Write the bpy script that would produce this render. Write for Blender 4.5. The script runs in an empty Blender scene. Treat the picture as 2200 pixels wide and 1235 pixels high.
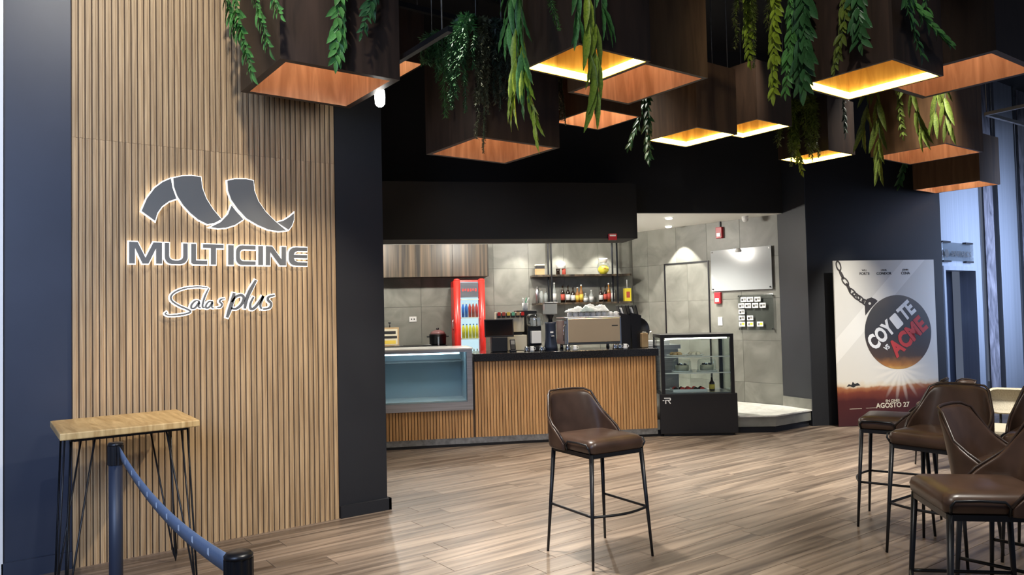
import bpy, bmesh, math, random
from mathutils import Vector, Matrix, Quaternion
from math import sin, cos, pi, radians, sqrt
random.seed(7)
D = bpy.data
SC = bpy.context.scene
COL = SC.collection
R_ = radians

# ------------------------------------------------------------------ camera
CA = R_(-26.12)                       # direction of the bar counter, niche back wall and dark wall
_h, _p, _r = R_(54.006), R_(1.981), R_(-1.281)
F = Vector((cos(_h)*cos(_p), sin(_h)*cos(_p), sin(_p)))
R0 = Vector((sin(_h), -cos(_h), 0)); U0 = R0.cross(F)
RR = R0*cos(_r) + U0*sin(_r); UU = U0*cos(_r) - R0*sin(_r)
cam = D.objects.new('camera', D.cameras.new('camera')); COL.objects.link(cam)
m = Matrix((RR, UU, -F)).transposed().to_4x4(); m.translation = Vector((0, 0, 1.6))
cam.matrix_world = m
cam.data.sensor_width = 36; cam.data.lens = 1621.2/2200*36
cam.data.clip_start = .05; cam.data.clip_end = 100
SC.camera = cam
# ------------------------------------------------------------------ world, exposure
SC.view_settings.view_transform = 'Standard'; SC.view_settings.look = 'None'
SC.view_settings.gamma = 1; SC.view_settings.use_curve_mapping = False
SC.view_settings.exposure = 0.0
W = D.worlds.new('world'); SC.world = W; W.use_nodes = True
bg = W.node_tree.nodes['Background']; bg.inputs[0].default_value = (.50, .60, .85, 1); bg.inputs[1].default_value = .20

def light(kind, name, loc, power, color, size=.3, target=None, spot=None, blend=.5, size_y=None):
    l = D.lights.new(name, kind); l.energy = power; l.color = color
    if kind == 'AREA':
        l.size = size
        if size_y: l.shape = 'RECTANGLE'; l.size_y = size_y
    else: l.shadow_soft_size = size
    if spot: l.spot_size = R_(spot); l.spot_blend = blend
    o = D.objects.new(name, l); COL.objects.link(o); o.location = loc
    if target is not None:
        o.rotation_euler = (Vector(target)-Vector(loc)).to_track_quat('-Z', 'Y').to_euler()
    return o
WARM = (1, .86, .68); NEUT = (1, .95, .86); BLUE = (.50, .65, 1)
# ceiling downlights of the lobby
def down(name, loc, power, color, size, target, spread):
    o = light('AREA', name, loc, power, color, size, target); o.data.spread = R_(spread); return o
down('lobby_downlight', (2.74, 4.65, 4.6), 26, NEUT, .18, (2.95, 4.0, 0), 46)
down('lobby_downlight', (1.3, 1.3, 3.05), 30, NEUT, .5, (1.6, 2.6, 0), 120)
down('lobby_downlight', (3.5, 1.2, 3.1), 36, NEUT, .4, (4.0, 2.4, 0), 120)
down('lobby_downlight', (6.95, 2.9, 4.6), 62, NEUT, .3, (6.6, 3.4, 0), 75)
down('lobby_downlight', (5.1, 6.1, 4.8), 70, NEUT, .4, (5.3, 5.4, 0), 80)
down('lobby_downlight', (8.8, 4.3, 4.8), 45, NEUT, .4, (8.4, 4.4, 0), 75)
light('SPOT', 'wall_spot', (.75, 3.3, 4.9), 290, NEUT, .06, (1.0, 5.7, 2.8), 84, .8)
light('SPOT', 'wall_spot', (2.75, 3.3, 3.65), 300, WARM, .04, (1.75, 5.7, .9), 48, .7)
light('SPOT', 'counter_spot', (4.3, 5.9, 4.9), 330, WARM, .05, (4.9, 7.6, .4), 60, .7)
light('SPOT', 'counter_spot', (6.3, 4.2, 4.9), 300, WARM, .05, (6.3, 7.0, .5), 46, .7)
light('SPOT', 'poster_fill', (8.6, 2.9, 4.9), 1300, NEUT, .06, (10.1, 5.2, 1.1), 34, .5)  # unseen fill spot, added to brighten the poster
light('SPOT', 'planter_fill', (3.0, 1.3, 4.7), 120, NEUT, .08, (4.8, 2.9, 3.5), 44, .6)  # unseen fill spots, this and the next, added to lift the dark garlands
light('SPOT', 'planter_fill', (2.0, 2.6, 4.9), 60, NEUT, .08, (3.0, 3.7, 3.4), 40, .6)
# daylight from the glazing to the right and the left
down('window_daylight', (13.3, 2.4, 2.6), 185, BLUE, 2.6, (12.9, 5.2, 1.9), 80)
down('window_daylight', (-1.6, 1.0, 3.0), 75, BLUE, 2.0, (.5, 5.7, 1.6), 100)

# ------------------------------------------------------------------ object helpers
def link(o, parent=None):
    COL.objects.link(o)
    if parent is not None: o.parent = parent
    return o
def tag(o, label=None, cat=None, group=None, kind=None):
    if label: o['label'] = label
    if cat: o['category'] = cat
    if group: o['group'] = group
    if kind: o['kind'] = kind
    return o
def thing(name, label, cat, loc=(0, 0, 0), rz=0, group=None):
    o = D.objects.new(name, None); o.empty_display_size = .1
    o.location = loc; o.rotation_euler = (0, 0, rz)
    return tag(link(o), label, cat, group)
def copy_tree(o, parent=None, loc=None, rz=None, label=None, group=None):
    c = o.copy(); COL.objects.link(c)
    if parent is not None: c.parent = parent
    if loc is not None: c.location = loc
    if rz is not None: c.rotation_euler = (0, 0, rz)
    if label: c['label'] = label
    if group: c['group'] = group
    for ch in list(o.children): copy_tree(ch, c)
    return c

class MB:
    def __init__(s): s.v = []; s.f = []; s.sm = []; s.mi = []; s.cur = 0
    def add(s, vs, fs, smooth=False):
        n = len(s.v); s.v += [tuple(p) for p in vs]
        for f in fs: s.f.append([i+n for i in f]); s.sm.append(smooth); s.mi.append(s.cur)
        return s
    def box(s, x0, x1, y0, y1, z0, z1):
        return s.add([(x0,y0,z0),(x1,y0,z0),(x1,y1,z0),(x0,y1,z0),(x0,y0,z1),(x1,y0,z1),(x1,y1,z1),(x0,y1,z1)],
              [(0,3,2,1),(4,5,6,7),(0,1,5,4),(1,2,6,5),(2,3,7,6),(3,0,4,7)])
    def bbox(s, x0, x1, y0, y1, z0, z1, b=.004):   # bevelled box
        bm = bmesh.new(); bmesh.ops.create_cube(bm, size=1)
        for v in bm.verts: v.co = Vector(((x0+x1)/2+v.co.x*(x1-x0), (y0+y1)/2+v.co.y*(y1-y0), (z0+z1)/2+v.co.z*(z1-z0)))
        bmesh.ops.bevel(bm, geom=bm.edges[:], offset=b, segments=2, affect='EDGES', profile=.5)
        bm.verts.index_update()
        s.add([v.co for v in bm.verts], [[v.index for v in f.verts] for f in bm.faces]); bm.free(); return s
    def bar(s, a, b, w, h=None, up=(0, 0, 1)):
        a = Vector(a); b = Vector(b); h = h or w; d = (b-a).normalized()
        u = Vector(up)
        if abs(d.dot(u)) > .95: u = Vector((1, 0, 0))
        x = d.cross(u).normalized(); y = x.cross(d)
        vs = [p + x*i*w/2 + y*j*h/2 for p in (a, b) for i, j in ((-1,-1),(1,-1),(1,1),(-1,1))]
        return s.add(vs, [(0,3,2,1),(4,5,6,7),(0,1,5,4),(1,2,6,5),(2,3,7,6),(3,0,4,7)])
    def tube(s, pts, r, n=10, caps=True, closed=False):
        pts = [Vector(p) for p in pts]; N = len(pts); rs = r if isinstance(r, (list, tuple)) else [r]*N
        vs = []; prev = None
        for i, p in enumerate(pts):
            if closed: d = (pts[(i+1) % N]-pts[i-1]).normalized()
            else: d = (pts[min(i+1, N-1)]-pts[max(i-1, 0)]).normalized()
            if prev is None:
                u = Vector((0, 0, 1)) if abs(d.z) < .9 else Vector((1, 0, 0)); x = d.cross(u).normalized()
            else:
                x = (prev - d*prev.dot(d)).normalized()
            prev = x; y = d.cross(x)
            for k in range(n): a = 2*pi*k/n; vs.append(p + x*cos(a)*rs[i] + y*sin(a)*rs[i])
        fs = []
        M = N if closed else N-1
        for i in range(M):
            j = (i+1) % N
            for k in range(n): fs.append((i*n+k, i*n+(k+1) % n, j*n+(k+1) % n, j*n+k))
        s.add(vs, fs, True)
        if caps and not closed:
            b = len(s.v)-N*n
            s.f.append([b+k for k in reversed(range(n))]); s.f.append([b+(N-1)*n+k for k in range(n)]); s.sm += [False]*2; s.mi += [s.cur]*2
        return s
    def lathe(s, prof, c=(0, 0, 0), n=20, smooth=True):
        vs = []; 
        for r, z in prof:
            for k in range(n): a = 2*pi*k/n; vs.append((c[0]+r*cos(a), c[1]+r*sin(a), c[2]+z))
        fs = [(i*n+k, i*n+(k+1) % n, (i+1)*n+(k+1) % n, (i+1)*n+k) for i in range(len(prof)-1) for k in range(n)]
        s.add(vs, fs, smooth); b = len(s.v)-len(prof)*n
        s.f.append([b+k for k in reversed(range(n))]); s.f.append([b+(len(prof)-1)*n+k for k in range(n)]); s.sm += [False]*2; s.mi += [s.cur]*2
        return s
    def prism(s, poly, z0, z1):     # poly in xy, extruded z
        n = len(poly); vs = [(x, y, z0) for x, y in poly]+[(x, y, z1) for x, y in poly]
        return s.add(vs, [list(reversed(range(n))), list(range(n, 2*n))]+[(i, (i+1) % n, n+(i+1) % n, n+i) for i in range(n)])
    def build(s, name, mat, parent=None, loc=None, rz=None):
        me = D.meshes.new(name); me.from_pydata(s.v, [], s.f)
        mats = mat if isinstance(mat, (list, tuple)) else [mat]
        for q in mats: me.materials.append(q)
        me.polygons.foreach_set('use_smooth', s.sm); me.polygons.foreach_set('material_index', s.mi); me.update()
        o = D.objects.new(name, me)
        if loc is not None: o.location = loc
        if rz is not None: o.rotation_euler = (0, 0, rz)
        return link(o, parent)
def inst(name, mesh, parent, loc=(0, 0, 0), rot=None, scale=None, mw=None):
    o = D.objects.new(name, mesh); link(o, parent)
    if mw is not None: o.matrix_basis = mw
    else:
        o.location = loc
        if rot is not None: o.rotation_euler = rot
        if scale is not None: o.scale = scale
    return o
def mesh_from_curve(cu, name, mat):
    tmp = D.objects.new('tmp', cu); COL.objects.link(tmp)
    dg = bpy.context.evaluated_depsgraph_get(); dg.update()
    me = D.meshes.new_from_object(tmp.evaluated_get(dg)); D.objects.remove(tmp); D.curves.remove(cu)
    me.name = name; me.materials.clear(); me.materials.append(mat)
    for p in me.polygons: p.material_index = 0
    return me
def text(name, body, size, mat, parent, mw, extrude=.002, offset=0, align='CENTER', sx=1):
    cu = D.curves.new(name, 'FONT'); cu.body = body; cu.size = size; cu.extrude = extrude; cu.offset = offset
    cu.align_x = align; cu.align_y = 'CENTER'; cu.resolution_u = 3
    me = mesh_from_curve(cu, name, mat)
    if sx != 1:
        for v in me.vertices: v.co.x *= sx
    return inst(name, me, parent, mw=mw)
def polys(name, loops, mat, parent, mw, extrude=.01, offset=0):   # filled 2-D outlines (holes allowed) extruded
    cu = D.curves.new(name, 'CURVE'); cu.dimensions = '2D'; cu.fill_mode = 'BOTH'; cu.extrude = extrude; cu.offset = offset
    for lp in loops:
        sp = cu.splines.new('POLY'); sp.points.add(len(lp)-1)
        for q, (x, y) in zip(sp.points, lp): q.co = (x, y, 0, 1)
        sp.use_cyclic_u = True
    return inst(name, mesh_from_curve(cu, name, mat), parent, mw=mw)
WALLROT = Matrix.Rotation(pi/2, 4, 'X')     # xy plane -> facing -Y
def wallmat(x, y, z): return Matrix.Translation((x, y, z)) @ WALLROT

# ------------------------------------------------------------------ materials
def mat(name, color=(.5, .5, .5), rough=.5, metal=0, **kw):
    m = D.materials.new(name); m.use_nodes = True
    b = m.node_tree.nodes['Principled BSDF']
    b.inputs['Base Color'].default_value = (*color, 1); b.inputs['Roughness'].default_value = rough; b.inputs['Metallic'].default_value = metal
    for k, v in kw.items(): b.inputs[k].default_value = v
    return m
def nd(m, t, **kw):
    n = m.node_tree.nodes.new(t)
    for k, v in kw.items(): setattr(n, k, v)
    return n
def noisy(name, c1, c2, scale=(6, 6, 6), rough=.5, detail=5, bump=0, rnd=0, dist=0, metal=0, attr=None, lo=.3, hi=.7, rrange=0, **kw):
    m = mat(name, c1, rough, metal, **kw); L = m.node_tree.links; b = m.node_tree.nodes['Principled BSDF']
    tc = nd(m, 'ShaderNodeTexCoord'); mp = nd(m, 'ShaderNodeMapping'); mp.inputs['Scale'].default_value = scale
    L.new(tc.outputs['Object'], mp.inputs[0])
    nz = nd(m, 'ShaderNodeTexNoise'); nz.inputs['Scale'].default_value = 1; nz.inputs['Detail'].default_value = detail; nz.inputs['Distortion'].default_value = dist
    vec = mp.outputs[0]; oi = nd(m, 'ShaderNodeObjectInfo'); rv = oi.outputs['Random']
    if attr:
        at = nd(m, 'ShaderNodeAttribute'); at.attribute_name = attr
        ad = nd(m, 'ShaderNodeMath', operation='ADD'); L.new(rv, ad.inputs[0]); L.new(at.outputs['Fac'], ad.inputs[1])
        fr = nd(m, 'ShaderNodeMath', operation='FRACT'); L.new(ad.outputs[0], fr.inputs[0]); rv = fr.outputs[0]
    if rnd:
        mu = nd(m, 'ShaderNodeMath', operation='MULTIPLY'); mu.inputs[1].default_value = 37.7; L.new(rv, mu.inputs[0])
        va = nd(m, 'ShaderNodeVectorMath', operation='ADD'); L.new(vec, va.inputs[0]); L.new(mu.outputs[0], va.inputs[1]); vec = va.outputs[0]
    L.new(vec, nz.inputs['Vector'])
    cr = nd(m, 'ShaderNodeValToRGB'); e = cr.color_ramp.elements; e[0].position = lo; e[1].position = hi
    e[0].color = (*c1, 1); e[1].color = (*c2, 1); L.new(nz.outputs[0], cr.inputs[0]); col = cr.outputs[0]
    if rnd:
        hs = nd(m, 'ShaderNodeHueSaturation'); L.new(col, hs.inputs['Color'])
        mr = nd(m, 'ShaderNodeMapRange'); mr.inputs[3].default_value = 1-rnd; mr.inputs[4].default_value = 1+rnd
        L.new(rv, mr.inputs[0]); L.new(mr.outputs[0], hs.inputs['Value']); col = hs.outputs[0]
    L.new(col, b.inputs['Base Color'])
    if bump:
        bp = nd(m, 'ShaderNodeBump'); bp.inputs['Strength'].default_value = bump; bp.inputs['Distance'].default_value = .01
        L.new(nz.outputs[0], bp.inputs['Height']); L.new(bp.outputs[0], b.inputs['Normal'])
    return m
def emit(name, color, strength):
    m = mat(name, (0, 0, 0)); b = m.node_tree.nodes['Principled BSDF']
    b.inputs['Emission Color'].default_value = (*color, 1); b.inputs['Emission Strength'].default_value = strength
    return m
def glass(name, tint=(.95, .98, .97), alpha=.12, rough=.05):   # thin pane: mostly see-through with a sheen
    m = D.materials.new(name); m.use_nodes = True; nt = m.node_tree; nt.nodes.clear()
    o = nd(m, 'ShaderNodeOutputMaterial'); t = nd(m, 'ShaderNodeBsdfTransparent'); t.inputs[0].default_value = (*tint, 1)
    g = nd(m, 'ShaderNodeBsdfGlossy'); g.inputs['Roughness'].default_value = rough
    mx = nd(m, 'ShaderNodeMixShader'); lw = nd(m, 'ShaderNodeLayerWeight'); lw.inputs[0].default_value = .35
    fr = nd(m, 'ShaderNodeMath', operation='POWER'); fr.inputs[1].default_value = 3; nt.links.new(lw.outputs['Facing'], fr.inputs[0])
    ad = nd(m, 'ShaderNodeMath', operation='ADD'); ad.inputs[1].default_value = alpha; ad.use_clamp = True
    nt.links.new(fr.outputs[0], ad.inputs[0]); nt.links.new(ad.outputs[0], mx.inputs[0])
    nt.links.new(t.outputs[0], mx.inputs[1]); nt.links.new(g.outputs[0], mx.inputs[2]); nt.links.new(mx.outputs[0], o.inputs[0])
    return m
M = {}
M['floor'] = noisy('floor_plank', (.062, .042, .030), (.31, .238, .178), (.9, 15, 1), .36, 8, .08, rnd=.17, dist=.8, attr='tint', lo=.28, hi=.72)
M['subfloor'] = mat('subfloor', (.05, .04, .035), .8)
M['slat'] = noisy('slat_wood', (.29, .185, .090), (.54, .375, .205), (70, 70, 2.2), .55, 5, .05, rnd=.12, dist=.3)
M['slat_back'] = mat('slat_backing', (.085, .052, .028), .8)
M['cslat'] = noisy('counter_slat_wood', (.42, .21, .075), (.66, .38, .16), (60, 60, 2.5), .45, 5, .05, rnd=.12, dist=.3)
M['paint_blue'] = noisy('navy_paint', (.022, .030, .052), (.026, .035, .060), (3, 3, 3), .45)
M['paint_black'] = noisy('black_paint', (.006, .007, .010), (.009, .010, .013), (2, 2, 2), .75)
M['paint_grey'] = noisy('charcoal_paint', (.018, .021, .027), (.023, .026, .033), (2, 2, 2), .5)
M['soffit'] = noisy('soffit_paint', (.010, .011, .012), (.013, .014, .015), (2, 2, 2), .8)
M['ceil_black'] = mat('ceiling_black', (.006, .007, .011), .7)
M['tile'] = noisy('grey_stone_tile', (.135, .135, .115), (.235, .235, .205), (2.2, 2.2, 2.2), .42, 8, .03, rnd=.07, dist=1.2)
M['tile_floor'] = noisy('pale_stone_tile', (.55, .54, .49), (.78, .77, .70), (5, 5, 5), .35, 8, .02, rnd=.05, dist=2.5)
M['grout'] = mat('grout', (.07, .07, .065), .9)
M['white'] = mat('white_paint', (.80, .79, .75), .6)
M['white_gloss'] = mat('white_gloss', (.8, .8, .78), .25)
M['black'] = mat('black_plastic', (.008, .008, .010), .35)
M['black_metal'] = mat('black_metal', (.012, .013, .016), .35, .3)
M['dark_steel'] = mat('dark_steel', (.20, .205, .20), .32, .45)
M['worktop'] = noisy('black_granite', (.008, .008, .009), (.022, .022, .024), (90, 90, 90), .12)
M['steel'] = noisy('brushed_steel', (.42, .42, .43), (.58, .58, .60), (2, 2, 60), .30, 4, metal=.95)
M['steel_dull'] = noisy('galvanised_kick', (.20, .20, .195), (.36, .36, .35), (20, 20, 20), .45, 5, metal=.7)
M['chrome'] = mat('chrome', (.8, .8, .8), .08, 1)
M['box_out'] = noisy('stained_plywood', (.020, .012, .008), (.045, .026, .017), (14, 14, 1.6), .5, 6, .04, rnd=.1, dist=.8)
M['box_mid'] = noisy('brown_plywood', (.085, .042, .018), (.16, .085, .038), (14, 14, 1.4), .5, 6, .04, rnd=.1, dist=.8)
M['box_in'] = noisy('copper_plywood', (.40, .205, .10), (.72, .43, .25), (11, 11, 1.4), .42, 6, .04, dist=1.0)
M['box_rim'] = mat('box_rim', (.035, .024, .019), .5)
M['led'] = emit('led_strip_glow', (1, .80, .14), 14)
M['lamp'] = emit('warm_fill_disc', (1, .80, .60), 34)  # glow of the discs added inside boxes without strips
M['bulb'] = emit('white_bulb', (1, .97, .9), 45)
M['down'] = emit('downlight_glow', (1, .95, .85), 12)
M['halo'] = emit('lit_acrylic_edge', (1, .96, .90), 3.6)
M['leather'] = noisy('brown_leather', (.042, .023, .015), (.068, .038, .026), (9, 9, 9), .33, 6, .05)
M['piping'] = mat('leather_piping', (.030, .018, .014), .35)
M['boucle'] = noisy('beige_upholstery', (.36, .32, .24), (.52, .47, .37), (120, 120, 120), .9, 3, .2)
M['tabletop'] = noisy('oak_tabletop', (.42, .25, .085), (.72, .50, .22), (26, 3, 3), .4, 6, .04, dist=.8)
M['belt'] = noisy('blue_webbing', (.15, .20, .30), (.20, .26, .37), (300, 300, 300), .7, 2)
M['belt_mark'] = mat('belt_print', (.62, .70, .80), .6)
M['cab_wood'] = noisy('dark_walnut_laminate', (.014, .011, .008), (.12, .085, .052), (17, 17, .4), .4, 4, lo=.38, hi=.66)
M['marble'] = noisy('white_marble', (.70, .70, .66), (.85, .85, .82), (6, 6, 6), .2, 6)
M['red'] = mat('red_plastic', (.62, .025, .018), .3)
M['red2'] = mat('alarm_red', (.45, .02, .03), .35)
M['glass'] = glass('clear_glass')
M['glass_case'] = glass('case_glass', (.90, .95, .94), .03, .02)
M['glass_cold'] = glass('cold_case_glass', (.80, .90, .93), .13, .12)
M['glass_board'] = mat('frosted_glass_board', (.42, .44, .45), .12)
M['acrylic'] = glass('acrylic_sheet', (.86, .88, .88), .10, .08)
M['ink'] = mat('black_ink', (.02, .02, .02), .6)
M['whiteprint'] = mat('white_print', (.82, .82, .80), .6)
M['redprint'] = mat('red_print', (.55, .045, .04), .6)
M['creamprint'] = mat('cream_print', (.72, .66, .50), .6)
M['chain'] = mat('chain_print', (.035, .028, .024), .6)
M['elev'] = noisy('brushed_aluminium', (.37, .40, .45), (.45, .48, .54), (30, 30, .3), .34, 4, metal=.75)
M['cab_int'] = mat('dark_lift_door', (.018, .022, .034), .25, .4)
M['glasspane'] = noisy('veined_glass_panel', (.045, .045, .055), (.19, .18, .20), (5, 5, 1.6), .2, 5, dist=2)
M['teal'] = mat('teal_panel', (.13, .26, .28), .3)
M['bot_dark'] = mat('dark_bottle_glass', (.018, .010, .006), .08)
M['bot_amber'] = mat('amber_bottle_glass', (.30, .12, .02), .08)
M['bot_clear'] = mat('clear_bottle_glass', (.45, .48, .46), .08, Alpha=.7)
M['lab_white'] = mat('white_label', (.75, .74, .70), .6)
M['lab_red'] = mat('red_label', (.50, .08, .05), .6)
M['lab_yellow'] = mat('yellow_label', (.75, .55, .08), .6)
M['yellow'] = mat('yellow_plastic', (.85, .70, .05), .35)
M['blue_can'] = mat('blue_can', (.05, .16, .55), .3)
M['green'] = mat('green_plastic', (.15, .5, .3), .4)
M['tan'] = noisy('kraft_tan', (.40, .26, .12), (.48, .33, .17), (8, 8, 8), .7)
M['cream'] = mat('cream_plastic', (.62, .56, .42), .4)
M['cloth'] = noisy('white_towel', (.62, .64, .62), (.78, .79, .77), (40, 40, 40), .9, 3, .2)
M['cloth_g'] = noisy('grey_green_towel', (.33, .40, .38), (.45, .52, .50), (40, 40, 40), .9, 3, .2)
M['fridge_in'] = emit('lit_fridge_interior', (.70, .88, 1), 1.1)
M['coldglow'] = emit('cold_case_lamp', (.80, .93, 1), 16)
M['pot_lid'] = mat('smoky_red_glass', (.20, .10, .10), .12)
M['cold_liner'] = mat('pale_blue_liner', (.40, .50, .55), .35)
M['screen'] = mat('dark_screen', (.006, .007, .009), .12)
def leafmat(name, c1, c2, rnd=.25):
    m = noisy(name, c1, c2, (25, 25, 25), .45, 3, rnd=rnd)
    m.node_tree.nodes['Principled BSDF'].inputs['Transmission Weight'].default_value = 0
    return m
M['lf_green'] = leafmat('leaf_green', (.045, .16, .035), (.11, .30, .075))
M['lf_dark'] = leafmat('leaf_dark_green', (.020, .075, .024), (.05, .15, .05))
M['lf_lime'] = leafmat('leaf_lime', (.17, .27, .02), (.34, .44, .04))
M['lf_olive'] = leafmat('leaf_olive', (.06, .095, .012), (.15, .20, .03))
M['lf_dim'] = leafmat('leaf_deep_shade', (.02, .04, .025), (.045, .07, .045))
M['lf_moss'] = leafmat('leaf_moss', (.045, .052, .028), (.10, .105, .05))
M['stem'] = mat('stem_green', (.05, .08, .03), .6)

# ------------------------------------------------------------------ frames
def cloc(u, w, z=0):      # point by distance along the counter (u), depth into the bar (w), height
    return Vector((7.125+u*cos(CA)-w*sin(CA), 6.72+u*sin(CA)+w*cos(CA), z))

# ================================================================== FLOOR
fl = MB().box(-3, 17, -2.5, 13, -.12, -.012).build('floor', M['subfloor']); tag(fl, 'grey brown wood plank floor', kind='structure')
PW, PL = .20, 1.35
pm = MB().bbox(-PL/2+.0015, PL/2-.0015, -PW/2+.0012, PW/2-.0012, -.012, 0, .0015).build('plank', M['floor'], fl)
pmesh = pm.data; D.objects.remove(pm)
cand = []
j = 0; y = -2.5
while y < 12:
    off = random.random()*PL; x = -3+off-PL
    while x < 17:
        cx_, cy_ = x+PL/2, y+PW/2
        v = Vector((cx_, cy_, -1.6)); d = v.dot(F)
        if d > .5:
            px = 1100+1621*v.dot(RR)/d
            vis = -450*2.2/max(d, 1)-100 < px < 2300+900/max(d, 1) and d < 11.5 and not (cy_ > 5.85 and cx_ < 2.8)
        else: vis = False
        cand.append((d if vis else 1e3+abs(d), cx_, cy_)); x += PL
    y += PW
cand.sort()
for d, cx_, cy_ in cand[:300]: inst('plank', pmesh, fl, (cx_, cy_, 0))
b = MB(); tint = []
for d, cx_, cy_ in cand[300:]:
    x0 = max(-3, cx_-PL/2+.0015); x1 = min(17, cx_+PL/2-.0015)
    if x1-x0 < .02: continue
    b.box(x0, x1, cy_-PW/2+.0012, cy_+PW/2-.0012, -.012, 0); tint += [random.random()]*6
o = b.build('plank_field', M['floor'], fl); o['kind'] = 'stuff'
a = o.data.attributes.new('tint', 'FLOAT', 'FACE'); a.data.foreach_set('value', tint)

# ================================================================== CEILING
tag(MB().box(-3, 17, -2.5, 13, 5.2, 5.3).build('ceiling', M['ceil_black']), 'black open ceiling', kind='structure')
t = thing('ceiling_truss', 'thin black steel truss bars crossing the dark ceiling above the planter boxes', 'truss', (0, 0, 0))
for a_, b_ in [((2.6, 4.2, 5.0), (4.4, 6.6, 4.9)), ((3.0, 6.6, 4.75), (5.6, 5.2, 5.05)), ((2.9, 6.4, 4.9), (7.6, 6.4, 4.9)), ((2.9, 6.4, 4.6), (7.6, 6.4, 4.6))]:
    MB().bar(a_, b_, .05).build('bar', M['black_metal'], t)
t = thing('ceiling_duct', 'dark rectangular air duct under the black ceiling', 'duct', (9.0, 4.9, 4.4))
MB().bbox(-.2, .2, -2.5, 1.0, 0, .35, .01).build('duct_body', M['black_metal'], t)
for y_ in (-2, -1, 0): MB().box(-.21, .21, y_-.02, y_+.02, -.01, .36).build('flange', M['dark_steel'], t)

# ================================================================== LEFT WALL, SLATS
wl = MB().box(.20, 2.845, 5.77, 6.25, 0, 5.2).build('wall_left', M['paint_blue']); tag(wl, 'dark painted wall carrying the slatted timber cladding', kind='structure')
MB().box(2.43, 2.85, 5.755, 6.255, 0, 5.2).build('pier_facing', M['paint_black'], wl)
MB().box(.575, 2.425, 5.752, 5.77, .0, 5.19).build('slat_backing', M['slat_back'], wl)
n = 46; pitch = (2.425-.575)/n
def slat_mesh(h, w, d, mt, nm='slat'):
    s_ = w*.62; P = [(-w/2, d), (-w/2, .0015), (-w/2+.0015, 0), (-w/2+s_-.0015, 0), (-w/2+s_, .0015), (-w/2+s_, d*.58), (w/2-.001, d*.58), (w/2, d*.58+.001), (w/2, d)]
    o = MB().prism(P, 0, h).build(nm, mt); me = o.data; D.objects.remove(o); return me
s1 = slat_mesh(2.8405, .0335, .013, M['slat']); s2 = slat_mesh(2.34, .0335, .013, M['slat'])
for i in range(n):
    x = .575+pitch*(i+.5)
    inst('slat', s1, wl, (x, 5.740, 0)); inst('slat', s2, wl, (x, 5.740, 2.842))
tag(MB().box(.19, .575, 5.745, 5.772, 0, .11).build('baseboard_left', M['paint_blue']), 'navy baseboard left of the slats', kind='structure')
tag(MB().box(2.43, 2.875, 5.725, 5.756, 0, .095).bbox(2.85, 2.875, 5.725, 6.2, 0, .095, .002).build('baseboard_pier', M['paint_black']), 'black baseboard of the pier right of the slats', kind='structure')
tag(MB().box(.172, .198, 5.745, 5.80, 0, 5.2).build('trim_1', M['white_gloss']), 'white edge trim at the left end of the wall', kind='structure')
# what shows past the left end: bright hall with another timber clad counter
bw = MB().box(-2.6, .9, 9.8, 9.9, 0, 5.2).build('wall_far_left', M['white']); tag(bw, 'pale wall of the hall far behind the left wall end', kind='structure')
t = thing('side_counter', 'timber clad counter seen past the left end of the navy wall', 'counter', (-.25, 8.6, 0))
MB().box(-1.2, .6, 0, .6, .1, 1.05).build('body', M['slat'], t); MB().box(-1.25, .65, -.03, .63, 1.05, 1.2).build('worktop', M['worktop'], t); MB().box(-1.2, .6, .05, .6, 0, .1).build('kick_board', M['black'], t)

# ================================================================== NICHE
tag(MB().box(2.85, 2.95, 6.25, 13, 0, 5.2).build('wall_niche_left', M['paint_black']), 'dark side wall of the bar niche', kind='structure')
# back wall of tiles
def tile_wall(name, label, origin, ang, u0, u1, z0, z1, us, zs, thick=.012):
    w_ = thing(name, label, None, origin, ang); w_['kind'] = 'structure'
    MB().box(u0, u1, thick, .15, z0, z1).build('wall_core', M['grout'], w_)
    cache = {}
    for a_, b_ in zip(us[:-1], us[1:]):
        for c_, d_ in zip(zs[:-1], zs[1:]):
            k = (round(b_-a_, 3), round(d_-c_, 3))
            if k not in cache:
                o = MB().bbox(.0015, b_-a_-.0015, 0, thick, .0015, d_-c_-.0015, .0015).build('tile', M['tile']); cache[k] = o.data; D.objects.remove(o)
            inst('tile', cache[k], w_, (a_, 0, c_))
    return w_
zs = [.22, .52, 1.13, 1.74, 2.34, 2.94]
tile_wall('wall_back', 'grey tiled back wall of the bar niche', cloc(0, 3.09), CA, -6.5, .80, .0, 3.2, [-6.4, -5.8, -5.2, -4.6, -4.0, -3.4, -2.80, -2.2, -1.61, -1.02, -.42, .18, .778], zs)
WR = (9.183, 9.150); WRA = R_(-86.5)        # right tiled wall, runs towards the viewer
us = [0, .34, .93, 1.52, 2.11, 2.735]
wr = tile_wall('wall_right', 'grey tiled right wall of the bar niche with the concealed door', (WR[0], WR[1], 0), WRA, 0, 2.735, 0, 3.2, us, zs)
# pillar and dark wall
pil = MB().prism([(9.35, 6.42), (9.225, 5.90), (9.6, 5.72), (9.75, 6.42)], 0, 5.2).build('wall_pillar', M['paint_grey']); tag(pil, 'charcoal painted pillar at the right end of the niche', kind='structure')
o = MB().prism([(9.335, 6.42), (9.21, 5.90), (9.222, 5.897), (9.348, 6.42)], .22, .36).build('baseboard_pillar', M['tile']); tag(o, 'stone skirting at the pillar foot', kind='structure')
dw = MB().box(0, 2.05, 0, .3, 0, 5.2).build('wall_dark_right', M['paint_black'], None, (9.235, 5.895, 0), CA); tag(dw, 'black wall behind the film poster', kind='structure')
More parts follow.
